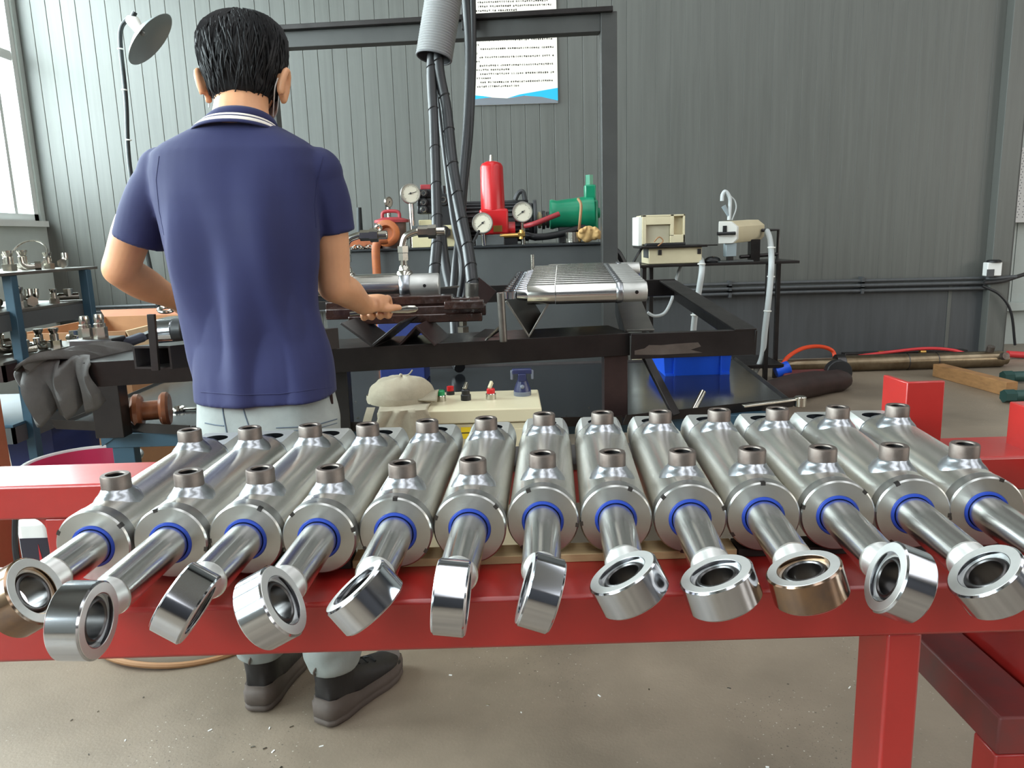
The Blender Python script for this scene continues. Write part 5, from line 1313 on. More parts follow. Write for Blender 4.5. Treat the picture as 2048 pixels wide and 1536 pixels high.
o = build(MB().tube(spline(cab1, 6), 0.022, 10), 'machine_cable', 'cable_grey'); tag(o, 'thick grey cable hanging from the marking head down to the floor', 'cable')
for yv, xv in ((495, 1543), (553, 1542), (622, 1535)): build(MB().torus(S(xv, yv, -0.23), (0.05, 0, 1), 0.024, 0.006, 14, 6), 'cable_tie', 'machine_white', o)
cab2 = [S(1392, 516, 0.0), S(1402, 520, -0.1), S(1404, 540, -0.25), S(1398, 580, -0.25), S(1390, 630, -0.22), S(1384, 690, -0.15), S(1380, 720, -0.1)]
o = build(MB().tube(spline(cab2, 6), 0.022, 10), 'machine_cable', 'cable_grey'); tag(o, 'thick grey cable hanging from the cream controller box', 'cable')
for yv, xv in ((528, 1403), (630, 1389)): build(MB().torus(S(xv, yv, -0.24), (0.05, 0, 1), 0.024, 0.006, 14, 6), 'cable_tie', 'machine_white', o)
o = build(MB().tube(spline([S(1362, 530, -0.05), S(1352, 560, -0.1), S(1345, 595, -0.1), S(1330, 625, -0.1), S(1310, 632, -0.1), S(1295, 625, -0.1)], 6), 0.012, 8), 'machine_cable', 'cable_grey'); tag(o, 'thin grey cable curling beneath the stand top', 'cable')
o = build(MB().tube(spline([S(1285, 494, -0.1), S(1274, 512, -0.15), S(1262, 535, -0.15), S(1256, 560, -0.1)], 6), 0.01, 8), 'machine_cable', 'black_rubber'); tag(o, 'black cable dropping from the left of the keyboard board', 'cable')
o = build(MB().tube(spline([P(1230, 500, 4.7), P(1240, 512, 4.7), P(1250, 540, 4.7), P(1250, 600, 4.7), P(1250, 700, 4.7), V(0.72, 4.7, 0.02)], 6), 0.02, 8), 'machine_cable', 'black_rubber'); tag(o, 'thick black cable curving down beside the gantry post', 'cable')
# small cream box on the floor under the stand
c = P(1312, 740, 5.2)
o = build(MB().b2((P(1275, 740, 5.2).x, 5.2, 0), (P(1330, 740, 5.2).x, 5.45, P(1290, 712, 5.2).z)), 'power_box', 'machine_cream', bev=0.006); tag(o, 'cream power box on the floor below the workbench rack', 'box')

# ================================================================ floor things at the right
fy = 6.35
f0, f1, f2 = P(1555, 729, fy), P(1675, 733, fy), P(2000, 730, fy)
Rb = 0.068
o = root('long_cylinder', ((f0.x + f2.x) / 2, fy, 0), 'long bronze-tinted hydraulic cylinder lying on the floor by the wall', 'hydraulic cylinder')
ax2 = V(1, -0.01, 0).normalized()
build(MB().cyl((f0.x, fy, Rb), (f1.x, fy, Rb), 0.045, n=28), 'piston_rod', 'bronze_steel', o)
build(MB().ccyl((f1.x - 0.02, fy, Rb), (f1.x + 0.05, fy, Rb), 0.078, 0.004, 28), 'gland', 'steel_dark', o)
build(MB().cyl((f1.x + 0.05, fy, Rb), (f2.x, fy, Rb), Rb, n=32), 'barrel', 'bronze_steel', o)
build(MB().ccyl((f2.x, fy, Rb), (f2.x + 0.05, fy, Rb), 0.05, 0.005, 24), 'end_lug', 'bronze_steel', o)
build(MB().cyl((f2.x - 0.1, fy, Rb + 0.05), (f2.x - 0.1, fy - 0.02, Rb + 0.11), 0.03, n=16).cyl((f2.x - 0.02, fy - 0.03, Rb + 0.02), (f2.x - 0.02, fy - 0.1, Rb + 0.04), 0.03, n=16), 'port', 'steel_port', o)
for q in (1712, 1770): build(MB().torus((P(q + 100, 730, fy).x, fy, Rb), (1, 0, 0), Rb * 1.0, 0.004, 28, 6), 'band', 'steel_dark', o)
o = build(MB().b2((P(1690, 722, 6.9).x, 6.9, 0), (P(1935, 715, 6.9).x, 6.99, 0.06)), 'steel_profile', 'black_steel', bev=0.004); tag(o, 'black steel profile lying along the foot of the back wall', 'profile')
def fl_hose(pts, r, m, label):
    o = build(MB().tube(spline(pts, 8), r, 10), 'air_hose', m); tag(o, label, 'hose', 'air hoses on the floor'); return o
fl_hose([P(1560, 738, 6.1), P(1575, 715, 6.2), P(1605, 697, 6.35), P(1640, 693, 6.5), P(1665, 702, 6.55), P(1671, 722, 6.5)], 0.017, 'hose_orange', 'bright orange air hose looping up over the cylinder rod')
h2 = fl_hose([P(1718, 712, 6.8), P(1780, 704, 6.85), P(1850, 697, 6.85), P(1905, 700, 6.8), P(1945, 712, 6.7), P(1965, 716, 6.6)], 0.014, 'hose_red', 'red air hose arching along the foot of the back wall')
for q in ((1762, 706), (1845, 704)): build(MB().ccyl(P(*q, 6.86) - V(0.025, 0, 0), P(*q, 6.86) + V(0.025, 0, 0), 0.022, 0.002, 12), 'brass_clip', 'brass', h2)
fl_hose([P(2015, 708, 6.7), P(2050, 710, 6.7), P(2090, 712, 6.7)], 0.03, 'hose_red', 'thick red hose entering at the far right edge')
tb0, tb1 = G(1875, 752, 0), G(2022, 792, 0)
o = build(MB().bar(V(tb0.x, tb0.y, 0.05), V(tb1.x, tb1.y, 0.05), 0.09, 0.1), 'timber_beam', 'timber', bev=0.004); tag(o, 'brown timber beam lying on the floor at the right', 'timber')
for (u, v_, l) in ((2030, 766, 'dark green pipe fitting on the floor, the farther of two at right'), (2035, 806, 'dark green pipe fitting on the floor beside the timber beam end')):
    c = G(u, v_, 0)
    o = root('pipe_fitting', tuple(c), l, 'fitting')
    build(MB().hexn(c + V(-0.1, 0, 0.05), c + V(-0.03, 0, 0.05), 0.045), 'hex_nut', 'green_fit', o)
    build(MB().ccyl(c + V(-0.03, 0, 0.05), c + V(0.2, 0, 0.05), 0.04, 0.004, 18), 'pipe_body', 'green_fit', o)
c = G(1600, 785, 0)
o = build(MB().tube(spline([G(1520, 822, 0) + V(0, 0, 0.09), G(1600, 797, 0) + V(0, 0, 0.09), G(1690, 778, 0) + V(0, 0, 0.07)], 6), [0.1] * 6 + [0.095] * 3 + [0.085] * 3 + [0.06], 14), 'brown_tube', 'brown_steel'); tag(o, 'thick dark brown roll lying on the floor right of the tray', 'roll')
c = G(1602, 775, 0) + V(0.05, 0.02, 0)
o = root('trolley_jack', (c.x, c.y, 0), 'low red jack with blue valve and black wheel on the floor', 'jack')
build(MB().b2((c.x - 0.2, c.y - 0.08, 0.03), (c.x + 0.2, c.y + 0.1, 0.12)), 'body', 'red_paint_worn', o, bev=0.02)
build(MB().ccyl((c.x - 0.24, c.y, 0.12), (c.x - 0.14, c.y, 0.16), 0.05, 0.004, 18), 'valve', 'bin_blue', o)
build(MB().ccyl((c.x + 0.24, c.y - 0.02, 0.1), (c.x + 0.24, c.y + 0.05, 0.1), 0.1, 0.006, 24), 'wheel', 'black_rubber', o)

# ================================================================ parts shelf at the left
SHX0, SHX1, SHY0, SHY1 = -2.95, -1.9, 2.85, 3.5
shf = root('parts_shelf', ((SHX0 + SHX1) / 2, 3.1, 0), 'blue steel shelf unit full of pipe fittings at the left', 'shelf')
TIER = [1.12, 0.975, 0.79, 0.55]
for k, z in enumerate(TIER):
    build(MB().b2((SHX0, SHY0, z - 0.012), (SHX1 + (0.03 if k == 0 else 0), SHY1 + (0.05 if k == 0 else 0), z)), 'shelf_board', 'bare_steel' if k < 3 else 'blue_steel', shf, bev=0.002)
    if k: build(MB().b2((SHX0, SHY0, z - 0.075), (SHX1, SHY0 + 0.01, z - 0.012)).b2((SHX1 - 0.01, SHY0, z - 0.075), (SHX1, SHY1, z - 0.012)), 'shelf_edge', 'brown_steel' if k == 2 else 'tank_paint', shf, smooth=0)
for (x, y) in ((SHX1 - 0.0, SHY1 - 0.04), (SHX1 - 0.01, SHY0 + 0.1), (SHX0, SHY0), (SHX0, SHY1)):
    build(MB().b2((x, y - 0.02, 0), (x + 0.035, y + 0.02, TIER[0] - 0.012)), 'post', 'blue_steel', shf, bev=0.002)
def make_fit(kind):
    r = root('pipe_fitting', (0, 0, 0), 'x', 'fitting')
    if kind == 0:
        build(MB().hexn((0, 0, 0), (0, 0, 0.022), 0.022), 'hex_nut', 'chrome_fit', r)
        build(MB().lathe((0, 0, 0), (0, 0, 1), [(0.022, 0.014), (0.045, 0.014), (0.047, 0.011), (0.06, 0.017), (0.066, 0.017), (0.066, 0)], 16), 'nipple', 'chrome_fit', r)
    elif kind == 1:
        build(MB().ccyl((-0.04, 0, 0.017), (0.04, 0, 0.017), 0.015, 0.002, 16), 'pipe', 'chrome_fit', r)
        build(MB().hexn((0, 0, 0.017), (0, 0, 0.05), 0.02), 'branch_nut', 'chrome_fit', r)
    else:
        build(MB().tube(spline([(-0.035, 0, 0.016), (0, 0, 0.016), (0.02, 0, 0.03), (0.024, 0, 0.06)], 5), 0.013, 12), 'elbow', 'chrome_fit', r)
        build(MB().hexn((-0.05, 0, 0.019), (-0.025, 0, 0.019), 0.019), 'hex_nut', 'chrome_fit', r)
    return r
fits = [make_fit(k) for k in range(3)]
used = [False] * 3
rf_ = random.Random(21)
tn = ['top', 'middle', 'bottom']
for ti in range(3):
    m = 0
    for k in range(13):
        x = SHX1 - 0.05 - (k % 4) * 0.085 - rf_.uniform(0, 0.02); y = SHY0 + 0.2 + (k // 4) * 0.125 + rf_.uniform(0, 0.04)
        if k % 7 == 0 and ti == 0: continue
        kd = rf_.choice([0, 0, 1, 2])
        if not used[kd]: c = fits[kd]; used[kd] = True
        else: c = copy_tree(fits[kd])
        c.location = (x, y, TIER[ti]); c.rotation_euler = (0, 0, rf_.uniform(0, 6))
        s_ = rf_.uniform(0.9, 1.25); c.scale = (s_, s_, s_)
        tag(c, '%s in the %s row, %s from right, %s tier of left shelf' % (['upright chrome fitting', 'chrome tee fitting', 'chrome elbow fitting'][kd], ['front', 'second', 'third', 'back'][k // 4], ['first', 'second', 'third', 'fourth'][k % 4], tn[ti]), 'fitting', 'fittings on the %s shelf tier' % tn[ti])
o = build(MB().torus((SHX1 - 0.1, SHY0 + 0.42, TIER[0] + 0.062), (0.1, -0.9, 0.6), 0.07, 0.004, 32, 6), 'wire_ring', 'chrome_fit'); tag(o, 'thin wire ring lying over the fittings on the top tier', 'ring')
# open carton behind the shelf
cx_, cy_ = P(160, 690, 4.0).x, 4.0
o = root('open_carton', (P(160, 690, 4.2).x, 4.2, 0), 'large open cardboard carton on the floor behind the shelf', 'carton')
xa, xb = P(30, 660, 4.0).x, P(250, 660, 4.0).x
za_ = P(150, 665, 4.0).z
mb = boxshell(MB(), xa, xb, 4.0, 4.9, 0.0, za_, 0.0, 0.008)
build(mb, 'carton_body', 'carton', o, smooth=0)
build(MB().hexa([V(xb, 4.0, za_), V(xb + 0.008, 4.0, za_), V(xb + 0.008, 4.9, za_), V(xb, 4.9, za_), V(xb + 0.06, 4.0, za_ - 0.14), V(xb + 0.068, 4.0, za_ - 0.14), V(xb + 0.068, 4.9, za_ - 0.14), V(xb + 0.06, 4.9, za_ - 0.14)]), 'flap', 'carton_light', o, smooth=0)
build(MB().hexa([V(xa, 4.9, za_), V(xb, 4.9, za_), V(xb, 4.908, za_), V(xa, 4.908, za_), V(xa - 0.1, 5.05, za_ + 0.03), V(xb, 5.05, za_ + 0.03), V(xb, 5.058, za_ + 0.03), V(xa - 0.1, 5.058, za_ + 0.03)]), 'flap', 'carton_inner', o, smooth=0)
# low left: blue bin with flattened cardboard
q = G(60, 880, 0.0)
bx_ = P(20, 870, 3.3).x; by_ = 3.15
zb_ = P(60, 850, by_).z
o = root('floor_bin', (P(62, 880, by_).x, by_ + 0.15, 0), 'blue plastic bin on the floor under the parts shelf', 'bin')
build(boxshell(MB(), P(18, 880, by_).x, P(104, 880, by_).x, by_, by_ + 0.35, 0.2, zb_, 0.008, 0.006), 'bin_shell', 'print_blue', o, smooth=0)
build(MB().b2((P(18, 880, by_).x, by_, 0), (P(104, 880, by_).x, by_ + 0.35, 0.2)), 'bin_base', 'print_blue', o, bev=0.005)
o = build(MB().hexa([P(36, 848, by_ + 0.05), P(100, 826, by_ + 0.05), P(100, 826, by_ + 0.06), P(36, 848, by_ + 0.06), P(36, 820, by_ + 0.1), P(90, 800, by_ + 0.1), P(90, 800, by_ + 0.11), P(36, 820, by_ + 0.11)]), 'cardboard_sheet', 'carton_light', smooth=0); tag(o, 'pale cardboard sheet sticking out of the blue floor bin', 'cardboard')
o = build(MB().b2((P(-90, 800, 2.6).x, 2.6, 0), (P(2, 800, 2.76).x, 2.76, P(0, 782, 2.6).z)), 'carton_box', 'carton_inner', bev=0.004); tag(o, 'orange-brown carton at the left photo edge below the shelf', 'carton')
# pink basin on the floor behind the red table
c = V(-1.66, 2.86, 0); 
o = root('plastic_basin', tuple(c), 'round pink basin with a white rim behind the red beam at left', 'basin')
build(MB().lathe(c, (0, 0, 1), [(0, 0), (0, 0.15), (0.395, 0.205), (0.395, 0.195), (0.05, 0.14), (0.05, 0)], 40), 'bowl', 'basin_pink', o)
build(MB().torus(c + V(0, 0, 0.397), (0, 0, 1), 0.205, 0.009, 44, 8), 'rim', 'basin_white', o)
# printed carton under the red table at the left
a, b = G(38, 1138, 0), G(104, 1130, 0)
yy_ = 2.35
o = root('printed_sack', tuple(P(70, 1140, yy_)), 'white sack with dark, red and blue print on the floor under the table', 'sack')
z0_, z1_ = 0.0, P(70, 1040, yy_).z
xa, xb = P(34, 1090, yy_).x, P(102, 1090, yy_).x
o.location = ((xa + xb) / 2, yy_ + 0.05, 0); WL[o.name_full] = Vector(o.location)
build(MB().b2((xa, yy_, 0), (xb, yy_ + 0.1, z1_)), 'sack_body', 'basin_white', o, bev=0.02)
zp = P(70, 1076, yy_).z
build(MB().b2((xa + 0.012, yy_ - 0.002, 0.02), (xb - 0.006, yy_ + 0.0, zp)), 'dark_print', 'print_dark', o, smooth=0)
build(MB().prism([V(xa + 0.06, yy_ - 0.003, 0.02), V(xa + 0.1, yy_ - 0.003, 0.02), V(xa + 0.085, yy_ - 0.003, zp * 0.5), V(xa + 0.07, yy_ - 0.003, zp - 0.02)], (0, 0.0008, 0)), 'red_print', 'print_red', o, smooth=0)
build(MB().prism([V(xa + 0.015, yy_ - 0.003, zp * 0.3), V(xb - 0.01, yy_ - 0.003, zp * 0.5), V(xb - 0.01, yy_ - 0.003, zp * 0.55), V(xa + 0.015, yy_ - 0.003, zp * 0.36)], (0, 0.0006, 0)), 'blue_print', 'print_blue', o, smooth=0)
o = build(MB().tube(spline([P(32, 1010, 2.3), P(30, 1060, 2.28), P(31, 1100, 2.26), P(38, 1140, 2.24), P(50, 1180, 2.2)], 6), 0.009, 8), 'floor_cable', 'black_rubber'); tag(o, 'dark cable hanging down beside the printed sack', 'cable')
# tan hose coil on the floor beside the boots
for k in range(2):
    c = G(370, 1262, 0.012) + V(-0.03 * k, 0.03 * k, 0)
    pts = [c + V((0.26 + 0.02 * k) * math.cos(a), 0.2 * math.sin(a), 0.001 + 0.02 * k + 0.008 * math.sin(2 * a)) for a in [2 * math.pi * j / 48 for j in range(46)]]
    o = build(MB().tube(pts, 0.009, 8), 'air_hose', 'hose_tan'); tag(o, ['lower loop of tan hose coiled on the floor beside the boots', 'upper loop of tan hose coiled on the floor beside the boots'][k], 'hose', 'tan hose loops on the floor')
# bright debris on the floor
for k in range(60):
    c = V(random.uniform(-1.2, 0.9), random.uniform(1.25, 2.0), 0)
    if k < 24: c = V(random.uniform(-1.05, -0.55), random.uniform(1.3, 1.75), 0)
    o = build(MB().box(c + V(0, 0, 0.001), (random.uniform(0.004, 0.011), random.uniform(0.002, 0.004), 0.002), Matrix.Rotation(random.uniform(0, 3), 3, 'Z')), 'metal_chip', 'chrome_fit' if k % 3 else 'basin_white', smooth=0)
    tag(o, 'tiny pale metal chip scattered on the concrete floor', 'chip', 'metal chips on the floor')
# ================================================================ the person
from mathutils.bvhtree import BVHTree
mat('skin', (205, 150, 112), 0.5, var=0.07, vscale=14, bump=0.03, bscale=220, sss=0.12)
mat('hair_black', (22, 21, 23), 0.55, var=0.2, vscale=40, spec=0.28)
mat('shirt_navy', (25, 29, 74), 0.8, var=0.06, vscale=6, bump=0.05, bscale=400, sheen=0.06)
mat('stripe_white', (226, 218, 208), 0.8)
mat('denim_light', (150, 155, 151), 0.85, rgb2=(130, 136, 134), vscale=9, bump=0.12, bscale=500)
mat('denim_seam_crease', (84, 96, 108), 0.85)
mat('boot_black', (30, 27, 27), 0.55, var=0.2, vscale=20, bump=0.1, bscale=80)
mat('boot_sole', (86, 76, 70), 0.75, var=0.15, vscale=16, bump=0.1, bscale=60)
mat('mask_white', (232, 232, 230), 0.7)
def sring(c, a, b, n=40, p=2.4, rx=V(1, 0, 0), ry=V(0, 1, 0)):
    out = []
    for k in range(n):
        t_ = 2 * math.pi * k / n
        cs, sn = math.cos(t_), math.sin(t_)
        out.append(c + rx * (a * math.copysign(abs(cs) ** (2 / p), cs)) + ry * (b * math.copysign(abs(sn) ** (2 / p), sn)))
    return out
def pxring(py, xl, xr, Yc, b, n=40, p=2.4, grow=0.0):
    A, B = P(xl, py, Yc), P(xr, py, Yc)
    c = (A + B) / 2
    return sring(c, (B.x - A.x) / 2 + grow, b + grow, n, p)
def limb(mb, pts, rads, n=20, per=6):
    sp = spline(pts, per); m = len(rads); rr = []
    for i in range(len(sp)):
        f = i / (len(sp) - 1) * (m - 1); k = min(int(f), m - 2); t_ = f - k
        t_ = t_ * t_ * (3 - 2 * t_)
        rr.append(rads[k] * (1 - t_) + rads[k + 1] * t_)
    mb.tube(sp, rr, n)
    mb.ball(pts[0], rads[0] * 0.99, n, 11); mb.ball(pts[-1], rads[-1] * 0.99, n, 11)
TOR = [(246, 430, 525, 1.90, 0.05), (257, 388, 560, 1.90, 0.076), (271, 360, 584, 1.90, 0.09), (287, 329, 612, 1.90, 0.1), (305, 307, 636, 1.895, 0.107), (340, 301, 651, 1.89, 0.112), (390, 308, 648, 1.88, 0.116),
       (440, 322, 640, 1.87, 0.116), (500, 337, 634, 1.86, 0.113), (560, 352, 634, 1.85, 0.11), (620, 367, 638, 1.84, 0.11), (680, 381, 648, 1.83, 0.114), (740, 391, 660, 1.82, 0.128), (792, 396, 671, 1.815, 0.138)]
SL = P(322, 335, 1.90); EL = P(240, 538, 1.92); WLf = P(352, 600, 2.14); HL = P(388, 618, 2.22)
SR = P(640, 335, 1.90); ER = P(668, 572, 1.95); WR = P(727, 610, 2.17); HR_ = P(750, 614, 2.22)
# ---- body: one continuous surface
bd = MB()
bd.loft([pxring(py, xl, xr, Yc, b, grow=-0.026) for (py, xl, xr, Yc, b) in TOR])
hipL, hipR = P(465, 850, 1.81), P(608, 850, 1.81)
hL = G(512, 1430, 0) + V(0, 0.02, 0); hR = G(645, 1458, 0) + V(0, 0.02, 0)
tL, tR = G(588, 1325, 0), G(775, 1350, 0)
ankL = hL + (tL - hL).normalized() * 0.05 + V(0, 0, 0.1); ankR = hR + (tR - hR).normalized() * 0.05 + V(0, 0, 0.1)
kneeL, kneeR = hipL.lerp(ankL, 0.48) + V(0, 0.04, 0), hipR.lerp(ankR, 0.48) + V(0, 0.04, 0)
bd.loft([pxring(770, 402, 664, 1.82, 0.12, grow=-0.035), pxring(830, 402, 674, 1.81, 0.125, grow=-0.035), pxring(880, 408, 672, 1.81, 0.12, grow=-0.035)])
limb(bd, [hipL, kneeL, ankL], [0.066, 0.045, 0.034]); limb(bd, [hipR, kneeR, ankR], [0.066, 0.045, 0.034])
limb(bd, [SL + V(0.012, 0, -0.03), SL.lerp(EL, 0.5) + V(-0.004, 0, 0), EL], [0.045, 0.049, 0.043])
limb(bd, [EL, EL.lerp(WLf, 0.35) + V(0, 0, -0.004), WLf], [0.043, 0.044, 0.029])
limb(bd, [SR + V(-0.012, 0, -0.03), SR.lerp(ER, 0.5) + V(0.003, 0, 0), ER], [0.045, 0.047, 0.042])
limb(bd, [ER, ER.lerp(WR, 0.35) + V(0.004, 0, 0.004), WR], [0.042, 0.041, 0.029])
# neck and head (bent forward)
NB = P(482, 250, 1.90); NT = P(484, 175, 1.95)
limb(bd, [NB, NB.lerp(NT, 0.5), NT], [0.068, 0.062, 0.062])
HC = P(486, 112, 1.965)
RH = Matrix.Rotation(math.radians(-24), 3, 'X')
def hp(x, y, z): return HC + RH @ V(x, y, z)          # head space: x right, y forward, z up
def hell(mb, c, r, n=28, m=17):
    rows = []
    for i in range(m):
        t_ = math.pi * i / (m - 1); rr = max(math.sin(t_), 0.02)
        rows.append([hp(c[0] + r[0] * rr * math.cos(2 * math.pi * k / n), c[1] + r[1] * rr * math.sin(2 * math.pi * k / n), c[2] - r[2] * math.cos(t_)) for k in range(n)])
    mb.loft(rows)
hell(bd, (0, 0, 0.0), (0.084, 0.1, 0.097))
hell(bd, (0, 0.045, -0.06), (0.062, 0.062, 0.068))       # jaw and cheeks
hell(bd, (0, 0.108, -0.035), (0.014, 0.02, 0.026), 12, 9)  # nose
hell(bd, (0, 0.101, -0.075), (0.024, 0.012, 0.010), 12, 9)  # mouth
hell(bd, (0, 0.09, -0.108), (0.024, 0.02, 0.018), 12, 9)   # chin
hell(bd, (0, 0.086, 0.012), (0.055, 0.018, 0.014), 14, 9)  # brow
# ears
for sx, px in ((-1, 409), (1, 566)):
    ec = P(px, 172, 1.94)
    u_ = V(sx * 0.55, -0.5, 0).normalized()
    ring = []
    for k in range(17):
        a = math.radians(-70 + k * 18)
        ring.append(ec + V(sx * 0.008 * math.sin(a) + sx * 0.004, 0.02 * math.cos(a), 0.034 * math.sin(a)))
    bd.tube(ring, 0.0085, 10)
    bd.loft([[ec + V(sx * dx, 0.017 * s_ * math.cos(2 * math.pi * k / 16), 0.029 * s_ * math.sin(2 * math.pi * k / 16)) for k in range(16)] for dx, s_ in ((-0.012, 1.0), (-0.004, 1.0), (0.002, 0.9))])
    bd.ball(ec + V(-sx * 0.004, 0.008, -0.031), 0.009, 10, 7)
# right hand, closed around the tool
def finger(mb, pts, r0, r1): limb(mb, pts, [r0, (r0 + r1) / 2, r1], 12, 4)
rodA, rodB = P(700, 628, 2.25), P(836, 617, 2.25)
rx = (rodB - rodA).normalized()
HC2 = P(746, 616, 2.215)
ry = V(0, 1, 0); ry = (ry - rx * ry.dot(rx)).normalized(); rz = rx.cross(ry)
def hd_(x, y, z): return HC2 + rx * x * 1.14 + ry * y * 1.1 + rz * z * 1.14
pal = []
for y_, w, t_ in ((-0.035, 0.026, 0.019), (-0.018, 0.034, 0.021), (0.002, 0.041, 0.021), (0.02, 0.041, 0.017)):
    pal.append(sring(hd_(0.0, y_, 0.014 + 0.1 * y_), w * 1.14, t_ * 1.12, 20, 2.8, rx, rz))
bd.loft(pal)
limb(bd, [WR, hd_(-0.006, -0.03, 0.01)], [0.029, 0.026], 16)
for k, (xo, L) in enumerate(((0.032, 0.95), (0.011, 1.05), (-0.010, 1.0), (-0.030, 0.85))):
    finger(bd, [hd_(xo, 0.018, 0.018), hd_(xo * 1.05, 0.018 + 0.036 * L, 0.016), hd_(xo * 1.05, 0.022 + 0.04 * L, -0.014), hd_(xo, 0.026, -0.026), hd_(xo, 0.012, -0.018)], 0.0108, 0.009)
finger(bd, [hd_(0.012, -0.018, 0.002), hd_(0.034, -0.006, -0.004), hd_(0.052, 0.012, -0.004), hd_(0.062, 0.024, -0.006)], 0.0125, 0.0092)
# left hand, resting on the plate
lx_ = (HL - WLf).normalized(); lz = V(0, 0, 1); ly = lz.cross(lx_).normalized(); lz = lx_.cross(ly)
def hl_(x, y, z): return WLf + lx_ * x + ly * y + lz * z
bd.loft([sring(hl_(x_, 0, -0.002 - 0.1 * x_), w, t_, 20, 2.8, ly, lz) for x_, w, t_ in ((0.0, 0.027, 0.021), (0.03, 0.034, 0.02), (0.06, 0.041, 0.019), (0.085, 0.04, 0.015))])
for k, (yo, L) in enumerate(((0.031, 0.9), (0.0105, 1.02), (-0.0105, 1.0), (-0.031, 0.8))):
    finger(bd, [hl_(0.08, yo, -0.008), hl_(0.08 + 0.04 * L, yo * 1.1, -0.012), hl_(0.08 + 0.066 * L, yo * 1.15, -0.03), hl_(0.08 + 0.07 * L, yo * 1.15, -0.05)], 0.0098, 0.0078)
finger(bd, [hl_(0.025, -0.028, -0.01), hl_(0.055, -0.052, -0.018), hl_(0.085, -0.056, -0.03)], 0.0115, 0.009)
bd = remesh(bd, 0.0042, 3)
pe = build(bd, 'person', 'skin', smooth=180, origin=(-0.57, 1.83, 0))
tag(pe, 'person seen from behind in navy polo and light jeans, holding a steel tool', 'person')
# eyes and mask
for sx in (-1, 1):
    build(MB().ball(hp(sx * 0.031, 0.088, -0.008), 0.011, 14, 9), 'eye', 'basin_white', pe)
mk = []
for i in range(7):
    z_ = -0.112 + i * 0.017
    mk.append([hp(0.075 * math.sin(a), 0.022 + (0.098 + 0.008 * math.sin(math.pi * i / 6)) * math.cos(a) * (0.9 + 0.1 * i / 6), z_) for a in [math.radians(-72 + 8 * j) for j in range(19)]])
tv = [q for r_ in mk for q in r_]
o = build(MB().add(tv, [(i * 19 + j, i * 19 + j + 1, (i + 1) * 19 + j + 1, (i + 1) * 19 + j) for i in range(6) for j in range(18)]), 'face_mask', 'mask_white', pe, smooth=80)
md = o.modifiers.new('t', 'SOLIDIFY'); md.thickness = 0.002
for sx, e_ in ((1, [(556, 156), (550, 175), (548, 200), (546, 232)]), (-1, [(412, 150), (417, 158), (419, 185), (418, 215)])):
    ys = [1.925, 1.922, 1.94, 1.99]
    build(MB().tube(spline([P(x, y, yv) for (x, y), yv in zip(e_, ys)], 6), 0.0016, 6), 'mask_strap', 'mask_white', pe)
# ---- hair: shaped mass plus strands combed from the crown
HRG = [(202, 436, 538, 0.080, 1.955), (190, 428, 550, 0.088, 1.955), (165, 423, 555, 0.097, 1.957), (140, 411, 564, 0.106, 1.96), (110, 405, 568, 0.114, 1.965), (80, 404, 567, 0.116, 1.972), (58, 412, 558, 0.104, 1.98), (42, 431, 540, 0.082, 1.985), (31, 455, 514, 0.05, 1.99), (26, 472, 498, 0.022, 1.99)]
hr = MB()
rings = []
for i, (py, xl, xr, b, Yc) in enumerate(HRG):
    A, B = P(xl, py, Yc), P(xr, py, Yc); c = (A + B) / 2
    rings.append(sring(c, (B.x - A.x) / 2, b, 48, 2.2))
def hair_ring(f):
    f = max(0, min(len(rings) - 1.001, f)); i = int(f); t_ = f - i
    return [rings[i][k].lerp(rings[i + 1][k], t_) for k in range(48)]
hrows = [hair_ring(j * 0.25) for j in range(37)]
for j, row in enumerate(hrows):
    for k in range(48):
        c = sum(row, V(0, 0, 0)) / 48
        if j == 0: pass
        d_ = (row[k] - c); nn_ = noise.noise(V(k * 0.9, j * 0.22, 3.1)) * 0.004 + noise.noise(V(k * 0.3, j * 0.1, 9)) * 0.005
        row[k] = row[k] + d_.normalized() * nn_
# ragged hairline at the nape
for k in range(48):
    row = hrows[0]; row[k].z += 0.012 * noise.noise(V(k * 0.5, 1, 1)) - 0.004
hr.loft(hrows)
rh = random.Random(4)
def surf(f, k):
    r_ = hair_ring(f); k0 = int(k) % 48; k1 = (k0 + 1) % 48; return r_[k0].lerp(r_[k1], k - int(k))
cen_h = HC + V(0, 0.0, 0.0)
for s_i in range(1100):
    k = rh.uniform(0, 48); f1 = rh.uniform(6.5, 8.9); L = rh.uniform(2.0, 4.2); f0 = max(-0.25, f1 - L)
    if rh.random() < 0.45: f1 = rh.uniform(2.5, 6); f0 = max(-0.3, f1 - rh.uniform(1.5, 3))
    pts = []
    dk = rh.uniform(-2.2, 2.2)
    for q in range(5):
        t_ = q / 4
        p_ = surf(max(f1 + (f0 - f1) * t_, 0), (k + dk * t_) % 48)
        if f1 + (f0 - f1) * t_ < 0: p_ = p_ + V(0, 0, -0.012 * t_)
        out = (p_ - cen_h).normalized()
        pts.append(p_ + out * (0.0005 + 0.0045 * math.sin(t_ * 2.6)))
    hr.tube(pts, [0.0014, 0.0022, 0.002, 0.0013, 0.0003], 4)
for s_i in range(110):                                  # tufts standing up at the crown
    a = rh.uniform(0, 2 * math.pi); rr = rh.uniform(0, 0.055)
    b = P(482, 40, 1.98) + V(rr * math.cos(a), rr * math.sin(a) * 0.8, -0.004 - rr * 0.25)
    d_ = V(rh.uniform(-0.5, 0.6), rh.uniform(-0.5, 0.3), rh.uniform(0.35, 1)).normalized()
    l = rh.uniform(0.012, 0.034)
    hr.tube([b, b + d_ * l * 0.6, b + d_ * l + V(rh.uniform(-0.01, 0.01), 0, -0.004)], [0.0022, 0.0016, 0.0003], 4)
build(hr, 'hair', 'hair_black', pe, smooth=50)
